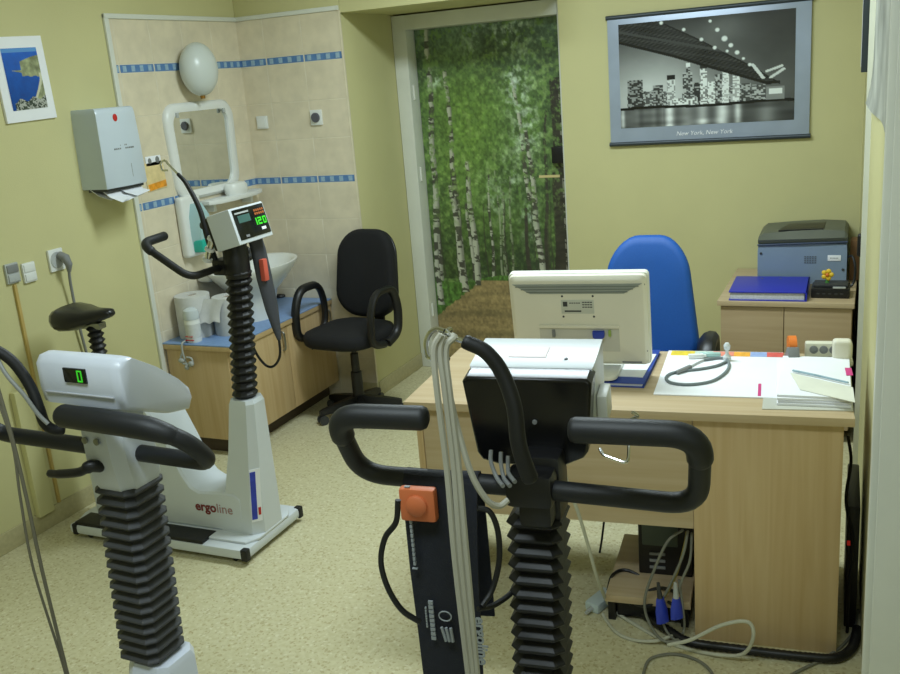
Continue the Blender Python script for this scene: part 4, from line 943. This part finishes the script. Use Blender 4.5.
G().box(-.085, -.075, -.05, -.026, .024, .032, .002, M=MB).out('power_inlet', M_grey, mo)
g = G()
for x, y in ((-.045, .086), (.05, .086), (-.045, .018), (.05, .018), (.205, .12), (.205, -.10)): g.lathe([(.001, 0), (.0035, 0), (.0035, .0012), (.001, .0012)], n=8, M=MB @ Matrix.Translation((x, y, .0236 if abs(x) < .2 else .016)))
g.out('screw', M_dark, mo)
G().box(.13, .19, -.139, -.133, .0238, .0246, .0003, M=MB).out('maker_plate', M_grey, mo)
G().box(-.04, .04, -.075, -.045, .006, .10, .008).out('stand_neck', M_monw, mo)
G().prism(rrect(.24, .20, .03, 6), 0, .014, bev=.004, M=Matrix.Translation((0, -.03, 0))).out('stand_foot', M_monw, mo)

# folder and papers beneath the monitor
fd = root('blue_folder', 'blue ring folder lying under the monitor foot', 'folder', (-.80, 2.86, ZT_), DR-.03)
G().box(-.205, .175, -.155, .20, 0, .003, .001).out('cover', mat('folder_blue', (40, 70, 160), .4), fd)
G().box(-.20, .168, -.148, .195, .003, .012, .001).out('paper_pages', M_paper, fd)
G().box(-.205, .175, -.155, .20, .012, .0145, .001).out('cover', mat('folder_blue', (40, 70, 160), .4), fd)
pp = G().box(-.165, .165, -.12, .12, .0, .0035, .0008); P_ = Matrix.Translation((-.80, 2.885, ZT_+.0148)) @ Matrix.Rotation(DR-.06, 4, 'Z'); pp.v = [P_ @ v for v in pp.v]
single(pp, 'paper_sheets', M_paper, 'loose white sheets between the monitor foot and the blue folder', 'papers')

# desk pad with a coloured strip
c0, c1, c2_, c3 = dl(653, 396), dl(768, 398), dl(790, 352), dl(669, 351)
x0, x1, y0, y1 = (c0.x+c3.x)/2+.0, c2_.x-.02, (c0.y+c1.y)/2, min(D_-.004, (c2_.y+c3.y)/2)
dp_ = root('desk_pad', 'white paper desk pad with a coloured strip along its far edge', 'desk pad', on_desk(x0, y0), DR)
pw_, pd_ = x1-x0, y1-y0
G().box(0, pw_, 0, pd_, 0, .004, .0008).out('paper_block', M_paper, dp_)
for k, (a, b_, c) in enumerate(((0.03, .24, (226, 200, 60)), (.24, .40, (196, 214, 200)), (.40, .58, (230, 140, 120)), (.58, .72, (236, 170, 60)), (.72, .86, (150, 172, 220)), (.86, 1.0, (214, 92, 84)))):
    G().box(pw_*a, pw_*b_, pd_-.055, pd_-.004, .004, .0046, .0002).out('coloured_strip', mat('strip_%d' % k, c, .5, var=.15, scale=60), dp_)
v1, v2 = dl(758.5, 394), dl(760.5, 377)
xm = dl(760, 386).x-x0
mk = G().box(xm-.005, xm+.004, .01, .12, .004, .0047, .0002).out('pink_mark', mat('magenta', (206, 60, 130), .5), dp_)

# grey cable loop with a connector, lying on the pad
zz = ZT_+.0085
loop = [(704, 360), (722, 358), (729, 363), (726, 372), (712, 381), (690, 384.5), (672, 383), (666, 378.5), (670, 374), (682, 371), (700, 369), (716, 366), (726, 362)]
ec = root('lead_loop', 'grey cable looped on the white desk pad', 'cable', at(697, 375, z=ZT_+.0045))
G().tube(smooth_path([at(u, v, z=zz) for u, v in loop], 6), .0048, 8).out('cable', mat('lead_blue_grey', (112, 122, 124), .5), ec, world=True)
G().tube([at(677, 372, z=zz+.004), at(690, 367, z=zz+.006)], [.006, .008], 10, round_end=True).out('connector', M_grey, ec, world=True)
G().tube(smooth_path([at(690, 367, z=zz), at(697, 363, z=zz), at(706, 359, z=zz)], 5), .003, 8).out('thin_cable', M_lgrey, ec, world=True)
def drop(name, m, label, cat, g, P, rz=DR):
    M = Matrix.Translation(P) @ Matrix.Rotation(rz, 4, 'Z'); g.v = [M @ v for v in g.v]; return single(g, name, m, label, cat)
drop('clamp_electrode', M_white, 'white clip electrode at the far edge of the desk pad', 'electrode', G().box(-.028, .02, -.010, .010, 0, .014, .004).box(.016, .03, -.006, .006, .003, .011, .002), at(697, 358, z=ZT_+.0047), DR+.2)
drop('small_vial', mat('pale_green_plastic', (170, 206, 200), .2), 'small pale green plastic tube beside the white clip electrode', 'tube', G().tube([(-.03, 0, .008), (.03, .004, .008)], .008, 12, round_end=True), at(710, 357, z=ZT_+.0047), DR)
gl = root('suction_bulb', 'small upright clear suction electrode behind the cable loop', 'electrode', at(727, 360, z=ZT_+.0047))
G().lathe([(.001, 0), (.012, 0), (.014, .012), (.006, .02), (.005, .032), (.010, .038), (.011, .05), (.006, .058), (.001, .059)], n=16).out('electrode_body', mat('milky_plastic', (214, 220, 222), .2), gl)

# tape dispenser / glue
tg = root('tape_dispenser', 'grey and orange tape dispenser at the back of the desk', 'tape dispenser', at(792, 362, z=ZT_), DR-1.45)
G().prism([(-.05, 0), (.045, 0), (.048, .03), (.03, .058), (.005, .052), (-.05, .012)], -.017, .017, M=frame((0, 0, 0), (1, 0, 0), (0, 0, 1)), bev=.004).out('dispenser_body', M_grey, tg)
G().lathe([(.012, -.012), (.032, -.012), (.032, .012), (.012, .012)], n=24, M=frame((-.008, 0, .052), (1, 0, 0), (0, 0, 1))).out('tape_roll', mat('orange_tape', (226, 122, 44), .4), tg)

# power strip with three sockets and a plug-in adapter
s0, s1 = at(806, 362, z=ZT_), at(851, 364, z=ZT_)
ps = root('power_strip', 'cream three-socket block standing at the far right of the desk', 'power strip', (s0+s1)/2, DR)
sw = (s1-s0).length/2+.004
G().box(-sw, sw, -.035, .035, 0, .02, .006).out('strip_foot', mat('cream_plastic', (216, 214, 194), .4, var=.02), ps)
G().box(-sw, sw, .0, .036, .016, .064, .008, M=Matrix.Translation((0, 0, 0))).out('strip_body', mat('cream_plastic', (216, 214, 194), .4), ps)
for k in range(3): G().lathe([(.001, 0), (.0125, 0), (.013, .004), (.010, .005), (.0095, .001), (.001, .001)], n=18, M=frame((-sw+.026+k*.029, -.0005, .044), (1, 0, 0), (0, 0, 1))).out('socket', M_grey, ps)
ad = root('plug_adapter', 'rounded cream plug adapter on the right end of the socket block', 'adapter', ps.location+Vector((sw-.032, -.012, .016)), DR)
G().box(-.028, .028, -.030, .010, .0045, .07, .014, 4).out('adapter_body', M_mon, ad)

# stack of papers in a clear folder
k0, k1, k2, k3 = at(762, 410, z=ZT_), at(856, 412, z=ZT_), at(767, 364, z=ZT_), at(852, 362, z=ZT_)
sk = root('clear_folder', 'clear plastic folder holding sheets at the right front of the desk', 'folder', (k0+k1+k2+k3)/4, DR)
sl = [ROOT[sk].inverted() @ k for k in (k0, k1, k2, k3)]
def sheet_prism(pts, z0, z1): return G().prism([(p[0], p[1]) for p in pts], z0, z1, bev=.0006, seg=1)
M_film = mat('clear_film', (196, 196, 184), .15, var=.03)
sheet_prism([(sl[0].x, sl[0].y+.003), (sl[1].x-.006, sl[1].y+.003), (sl[3].x-.005, sl[3].y), (sl[2].x, sl[2].y)], 0, .003).out('folder_film', M_film, sk)
rs = random.Random(3)
labs = ['lowest white sheet of the pile in the clear folder', 'second white sheet from the bottom of the pile in the folder', 'middle white sheet of the pile in the clear folder', 'second white sheet from the top of the pile, under the cream one']
for k in range(4):
    a = rs.uniform(-.05, .03); dx = rs.uniform(-.006, .006)
    hw_, hd_ = (sl[1].x-sl[0].x)*.40, (sl[2].y-sl[0].y)*.44
    g = G().box(-hw_, hw_, -hd_, hd_, 0, .0065, .0012); M = ROOT[sk] @ Matrix.Translation((.012+dx, -.006+.004*k, .0032+.0067*k)) @ Matrix.Rotation(a, 4, 'Z'); g.v = [M @ v for v in g.v]
    single(g, 'paper_sheet', M_paper if k != 1 else mat('pale_paper', (222, 224, 232), .7), labs[k], 'papers', 'paper pile in the clear folder')
zt_ = .0032+.0067*4
pts = [at(790, 373, z=ZT_+zt_), at(853, 388, z=ZT_+zt_), at(855, 403, z=ZT_+zt_), at(800, 390, z=ZT_+zt_)]
g = G().add([p+Vector((0, 0, .0005)) for p in pts]+[p+Vector((0, 0, .002)) for p in pts], [(0, 1, 2, 3), (7, 6, 5, 4), (0, 4, 5, 1), (1, 5, 6, 2), (2, 6, 7, 3), (3, 7, 4, 0)])
single(g, 'paper_slip', mat('cream_slip', (222, 222, 208), .6), 'cream paper slip lying slanted on top of the pile', 'papers')
g = G().tube([at(793, 370.5, z=ZT_+zt_+.006), at(815, 375, z=ZT_+zt_+.006), at(848, 382.5, z=ZT_+zt_+.006)], [.0035, .0035, .003], 8, round_end=True)
single(g, 'pen', mat('pale_blue_pen', (150, 176, 190), .3, var=.2, scale=40), 'pale blue pen lying across the paper pile', 'pen')
g = G(); pq = at(850, 372, z=ZT_+zt_); M = Matrix.Translation(pq+Vector((0, 0, .0004))) @ Matrix.Rotation(DR, 4, 'Z'); b_ = G().box(-.012, .006, -.035, .035, 0, .0015, .0003); g.add([M @ v for v in b_.v], b_.f)
single(g, 'sticky_note', mat('magenta_note', (206, 60, 130), .5), 'magenta sticky marker at the far right corner of the paper pile', 'sticky note')

# ================================================================== UNDER AND AROUND THE DESK
def ul(x0, x1, y0, y1, z0, z1, bev=.004): return G().box(x0, x1, y0, y1, z0, z1, bev)
bx = root('computer_shelf', 'low plank platform holding the computer under the desk', 'platform', on_desk(.73, .23, 0), DR)
G().box(-.135, .125, -.17, .24, .075, .10, .003).out('plank', M_beechx, bx)
for x in (-.12, .105): G().box(x-.012, x+.012, -.15, .22, 0, .0755, .002).out('runner', M_black, bx)
G().box(-.105, .09, -.14, .2, .012, .074, .006).out('drawer_unit', M_black, bx)
pc = root('computer_tower', 'black computer tower under the desk with a grey upper panel', 'computer', on_desk(.765, .33, .10), DR)
G().box(-.085, .085, -.12, .17, 0, .40, .006).out('case', M_black, pc)
G().box(-.072, .04, -.125, -.118, .105, .34, .003).out('upper_panel', mat('greenish_panel', (72, 84, 76), .4), pc)
for z in (.022, .046, .07): G().box(-.05, .0, -.124, -.118, z, z+.010, .002).out('port_plate', M_grey, pc)
ap = root('power_adapter', 'white power adapter lying on the floor left of the plank platform', 'power adapter', at(601, 605, z=.0), 1.25)
G().box(-.055, .055, -.026, .026, 0, .034, .008).out('adapter_case', mat('adapter_white', (190, 204, 206), .4), ap)
G().tube([(-.055, 0, .016), (-.085, 0, .014)], [.009, .006], 10).out('strain_relief', M_lgrey, ap)
M_cab = mat('cable_white', (186, 186, 168), .5, var=.03); M_cabg = mat('cable_grey', (120, 120, 108), .5, var=.04)
def cable(name, label, pts, r, m, group='loose cables at the desk', n=8):
    return single(G().tube(smooth_path(pts, n), r, 8, round_end=True), name, m, label, 'cable', group)
F = lambda u, v, z=.006: at(u, v, z=z)
Y = lambda u, v, y: at(u, v, y=y)
cable('white_cable', 'white cable dropping beside the black bellows and looping in front of the desk panel',
      [Y(560, 440, 2.40), Y(566, 478, 2.40), Y(579, 515, 2.43), Y(588, 545, 2.46), Y(598, 580, 2.50), F(611, 607, .03), F(634, 624), F(665, 641), F(700, 652), F(740, 655, .03), Y(753, 638, 2.45), Y(748, 622, 2.455), Y(722, 625, 2.45), Y(690, 640, 2.44), Y(668, 645, 2.43)], .0055, M_cab)
cable('white_cable', 'white cable trailing from the floor adapter to the plug pile', [at(603, 614, z=.014), F(606, 620), F(617, 633), F(634, 640), F(655, 641, .014), F(672, 636, .02)], .005, M_cab)
cable('grey_cable', 'grey cable hanging in a wide loop under the desk edge', [Y(683, 530, 2.62), Y(668, 541, 2.60), Y(655, 568, 2.58), Y(645, 598, 2.56), Y(648, 620, 2.55), F(662, 640, .022), F(680, 641, .02)], .0045, M_cabg)
cable('grey_cable', 'grey cable hanging in a narrow loop beside the blue plugs', [Y(688, 531, 2.61), Y(683, 555, 2.58), Y(670, 585, 2.56), Y(661, 605, 2.55), Y(665, 628, 2.54), F(676, 640, .02), F(684, 630, .03), Y(683, 610, 2.55), Y(679, 580, 2.57)], .004, M_cabg)
cable('yellow_cable', 'yellow-tagged cable hanging straight down under the desk', [Y(687, 532, 2.63), Y(684, 548, 2.62), Y(676, 575, 2.60), Y(664, 598, 2.60), Y(655, 606, 2.62)], .004, mat('cable_olive', (150, 136, 60), .5))
M_vga = mat('plug_blue', (44, 64, 180), .4)
for lab, (u0, v0, u1, v1) in (('blue video plug hanging low under the desk, the left one', (660, 598, 663, 622)), ('blue video plug hanging low under the desk, the right one', (676, 598, 677, 618))):
    a, b_ = Y(u0, v0, 2.54), Y(u1, v1, 2.535)
    r_ = root('video_plug', lab, 'plug', b_, 0, 'loose video plugs')
    G().tube([a, a*.5+b_*.5, b_], [.013, .021, .022], 8, ellipse=.55).out('plug_shell', M_vga, r_, world=True)
    G().tube([a+(a-b_).normalized()*.05, a+(a-b_).normalized()*.0], [.005, .009], 8).out('strain_relief', M_lgrey if u0 > 670 else M_dark, r_, world=True)
cable('black_cable', 'black cable arching over the plank platform', [Y(608, 590, 2.66), Y(612, 576, 2.68), Y(622, 570, 2.72), Y(634, 573, 2.72), Y(648, 584, 2.70), Y(640, 594, 2.66), Y(630, 604, 2.60)], .0055, M_black)
cable('black_cable', 'black cable lying in a tight curl on the plank platform', [Y(676, 592, 2.62), Y(660, 588, 2.64), Y(642, 594, 2.62), Y(634, 602, 2.60), Y(646, 606, 2.58), Y(662, 600, 2.60), Y(672, 604, 2.58)], .0055, M_black)
cable('grey_cable', 'grey cable hanging nearest the desk panel under the desk', [Y(692, 533, 2.61), Y(690, 560, 2.58), Y(682, 580, 2.56), Y(676, 600, 2.55)], .004, M_cabg)
cable('black_cable', 'thin dark cable hanging against the back wall under the desk', [Y(604, 522, 3.0), Y(601, 545, 3.0), Y(597, 566, 3.0)], .004, M_black)
cable('grey_cable', 'dark grey cable arching on the floor at the bottom of the picture', [F(641, 690), F(645, 668), F(652, 658), F(672, 654), F(692, 658), F(708, 668), F(722, 690)], .0045, M_cabg)
cable('grey_cable', 'grey cable running on the floor towards the right door post', [F(760, 700), F(790, 676), F(815, 663), F(838, 649), F(853, 632), F(858, 610, .02)], .0045, M_cabg)
th = [F(640, 612, .02), F(668, 630, .02), F(690, 642, .016), F(730, 648, .016), F(770, 653, .016), F(808, 657, .016), F(836, 658, .016), F(850, 650, .016), F(855, 640, .016), F(857, 628, .016)]
P_ = smooth_path(th, 14)
single(G().tube(P_, [.0125+.0018*(i % 2) for i in range(len(P_))], 12), 'corrugated_hose', M_black, 'thick black corrugated cable sleeve along the foot of the desk panel', 'cable sleeve')
cable('black_cable', 'black cable hanging in the gap between the desk panel and the door post', [Y(848, 436, 2.78), Y(851, 462, 2.78), Y(846, 500, 2.76), Y(852, 540, 2.73), Y(849, 585, 2.70), F(847, 632, .01)], .0045, M_black)
bu = root('gap_dark_box', 'narrow black box with a small red light, added to darken the gap right of the desk', 'unit', (-.021, 2.90, 0), .03)  # dark box added so the gap between desk and wall reads dark
G().box(-.017, .017, -.15, .17, 0, .40, .005).out('unit_case', M_black, bu)
G().box(-.016, -.006, -.1525, -.149, .275, .29, .001).out('red_light', mat('red_lamp', (170, 40, 34), .4, emit=(200, 40, 30), estr=.25), bu)

# ================================================================== SIDE CABINET BEHIND THE DESK
CX0, CX1, CY0, CY1, CZ = -.618, -.055, 4.205, YP-.012, .642
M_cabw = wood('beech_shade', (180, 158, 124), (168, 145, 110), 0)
sc = root('side_cabinet', 'low beech cabinet against the back wall right of the blue chair', 'cabinet', ((CX0+CX1)/2, (CY0+CY1)/2, 0))
o2 = Vector(((CX0+CX1)/2, (CY0+CY1)/2, 0))
def S(x0, x1, y0, y1, z0, z1, bev=.002): return G().box(x0-o2.x, x1-o2.x, y0-o2.y, y1-o2.y, z0, z1, bev)
S(CX0, CX1, CY0, CY1, CZ-.022, CZ).out('cabinet_top', M_beechx, sc)
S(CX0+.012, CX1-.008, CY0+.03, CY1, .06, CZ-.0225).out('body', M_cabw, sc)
S(CX0+.04, CX1-.03, CY0+.06, CY1-.02, 0, .06).out('plinth', mat('dark_plinth', (70, 58, 44), .6), sc)
mid = (CX0+CX1)/2
for a, b_, hx in ((CX0+.014, mid-.0015, mid-.04), (mid+.0015, CX1-.01, mid+.04)):
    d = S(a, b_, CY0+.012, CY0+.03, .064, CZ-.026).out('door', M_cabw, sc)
    S(hx-.005, hx+.005, CY0-.004, CY0+.012, .30, .40, .003).out('handle', M_steel, d)
# printer
M_prn = mat('printer_blue_grey', (128, 146, 168), .5, var=.03); M_prt = mat('printer_olive_grey', (92, 96, 84), .5, var=.03)
pn = root('laser_printer', 'grey-blue laser printer with a dark top on the side cabinet', 'printer', (-.293, 4.70, CZ), .01)
pwd = .193
G().loft([[Vector((x, y, z)) for x, y in ((-pwd*k, -.14*k), (pwd*k, -.14*k), (pwd*k, .19), (-pwd*k, .19))] for z, k in ((.0, .97), (.02, 1.0), (.165, 1.0), (.20, .985))]).out('printer_body', M_prn, pn, angle=20)
g = G(); rings = []
for x, zt in ((-.192, .232), (-.17, .252), (-.05, .262), (.08, .268), (.18, .262), (.193, .245)):
    rings.append([Vector((x, -.138, .204+.03*(x+.2))), Vector((x, -.145, .222+.03*(x+.2))), Vector((x, -.115, zt)), Vector((x, .12, zt+.008)), Vector((x, .188, zt-.01)), Vector((x, .188, .2))])
g.loft(rings); tpc = g.out('top_cover', M_prt, pn, angle=30)
G().prism([(-.095, -.112), (.10, -.112), (.105, .06), (-.06, .06)], .266, .2745, bev=.002, M=Matrix.Rotation(-.035, 4, 'Y') @ Matrix.Translation((0, 0, -.004))).out('output_tray', M_black, tpc)
g = G().tube([(-.194, -.143, .198), (.0, -.1465, .206), (.194, -.143, .212)], .0045, 8); g.out('seam_band', mat('seam_blue', (52, 66, 92), .5), pn)
G().box(.112, .168, -.1425, -.139, .118, .146, .001).out('paper_label', M_paper, pn)
g = G()
for k in range(6): g.box(.122+k*.006, .126+k*.006, -.1432, -.1415, .13, .134)
g.out('label_print', M_ink, pn)
g = G()
for r_ in range(4):
    for k in range(5): g.box(.012+k*.011, .02+k*.011, -.1415, -.1385, .105+r_*.010, .111+r_*.010)
g.out('vent_grille', mat('printer_dark', (88, 98, 110), .6), pn)
for x, z in ((-.178, .155), (.178, .075)): G().lathe([(.001, 0), (.006, 0), (.006, .003), (.001, .004)], n=12, M=frame((x, -.1405, z), (1, 0, 0), (0, 0, 1))).out('screw', M_dark, pn)
for c_ in pn.children: c_.scale = (1, 1, .93)
# blue binder
bn = root('ring_binder', 'blue lever-arch binder lying flat on the side cabinet', 'binder', (-.413, 4.376, CZ), .02)
M_bb = mat('binder_blue', (38, 48, 178), .4, var=.05)
G().box(-.16, .165, -.155, .155, 0, .004, .001).out('cover', M_bb, bn)
G().box(-.155, .155, -.148, .148, .004, .036, .002).out('paper_pages', mat('page_block', (206, 208, 214), .7, var=.1, scale=120), bn)
G().box(-.16, .165, -.155, .155, .036, .041, .001).out('cover', M_bb, bn)
G().box(.159, .165, -.155, .155, .002, .041, .001).out('spine', M_bb, bn)
for x in (-.04, .04): G().lathe([(.003, 0), (.006, 0), (.006, .0016), (.003, .0016)], n=12, M=Matrix.Translation((x, .11, .0405))).out('eyelet', M_steel, bn)
# black device, yellow ornament
bd = root('charging_dock', 'flat black device beside the blue binder', 'device', (-.155, 4.34, CZ), 0)
G().box(-.078, .078, -.05, .075, 0, .045, .006).out('device_body', M_black, bd)
G().box(-.07, .07, -.03, .06, .045, .058, .005).out('device_lid', M_dark, bd)
G().box(.01, .062, -.053, -.047, .045, .053, .002).out('silver_strip', M_lgrey, bd)
g = G()
for k in range(5): g.box(-.055+k*.024, -.043+k*.024, -.0512, -.0495, .018, .024)
g.out('indicator_marks', M_dark, bd)
fl = root('yellow_ornament', 'small yellow flower ornament standing on the black device', 'ornament', (-.170, 4.345, CZ+.058))
g = G()
for k in range(5):
    a = 2*PI*k/5; g.ell((.016*math.cos(a), -.004, .036+.016*math.sin(a)), .011, .007, .011, 10, 6)
g.out('petals', mat('yellow_petal', (236, 196, 50), .5), fl)
G().ell((0, -.010, .036), .008, .006, .008, 10, 6).out('flower_centre', mat('orange_centre', (220, 120, 40), .5), fl)
G().tube([(0, 0, 0), (0, 0, .03)], [.009, .003], 8).out('stem', mat('green_stem', (60, 120, 50), .5), fl)
bxx = root('brown_box', 'small brown carton between the printer and the door', 'box', (-.088, 4.70, CZ), 0)
G().box(-.0, .04, -.05, .05, 0, .185, .002).out('carton', mat('brown_card', (132, 96, 62), .7), bxx)
cable('black_cable', 'black power cable drooping down the right side of the printer', [Vector((-.092, 4.56, CZ+.13)), Vector((-.075, 4.54, CZ+.135)), Vector((-.063, 4.52, CZ+.10)), Vector((-.062, 4.51, CZ+.05)), Vector((-.072, 4.50, CZ+.012)), Vector((-.10, 4.49, CZ+.006))], .0055, M_black)

# ================================================================== LIGHT
def area(name, loc, target, sx, sy, power, col):
    ld = bpy.data.lights.new(name, 'AREA'); ld.shape = 'RECTANGLE'; ld.size = sx; ld.size_y = sy; ld.energy = power; ld.color = col
    o = bpy.data.objects.new(name, ld); COL.objects.link(o); o.location = loc
    d = Vector(target)-Vector(loc); o.rotation_euler = d.to_track_quat('-Z', 'Y').to_euler(); return o
area('overhead_light', (-1.2, 3.2, ZCEIL-.03), (-1.2, 3.2, 0), 1.25, .35, 51, (.81, .95, 1.0))
area('overhead_light', (-.75, .6, ZCEIL-.03), (-.75, .6, 0), 1.25, .3, 27, (.81, .95, 1.0))  # added fill light overhead, brightens surfaces that face the camera
area('camera_side_fill', (1.2, -1.3, 1.7), (-1.6, 3.2, .9), 1.2, 1.3, 10, (.74, .90, 1.0))  # added cool fill from behind the camera; no window is built here
w = bpy.data.worlds.new('world'); bpy.context.scene.world = w; w.use_nodes = True
w.node_tree.nodes['Background'].inputs[0].default_value = (.6, .65, .7, 1); w.node_tree.nodes['Background'].inputs[1].default_value = .15
vs = bpy.context.scene.view_settings; vs.view_transform = 'Standard'; vs.look = 'None'; vs.gamma = 1; vs.use_curve_mapping = False; vs.exposure = 0.0
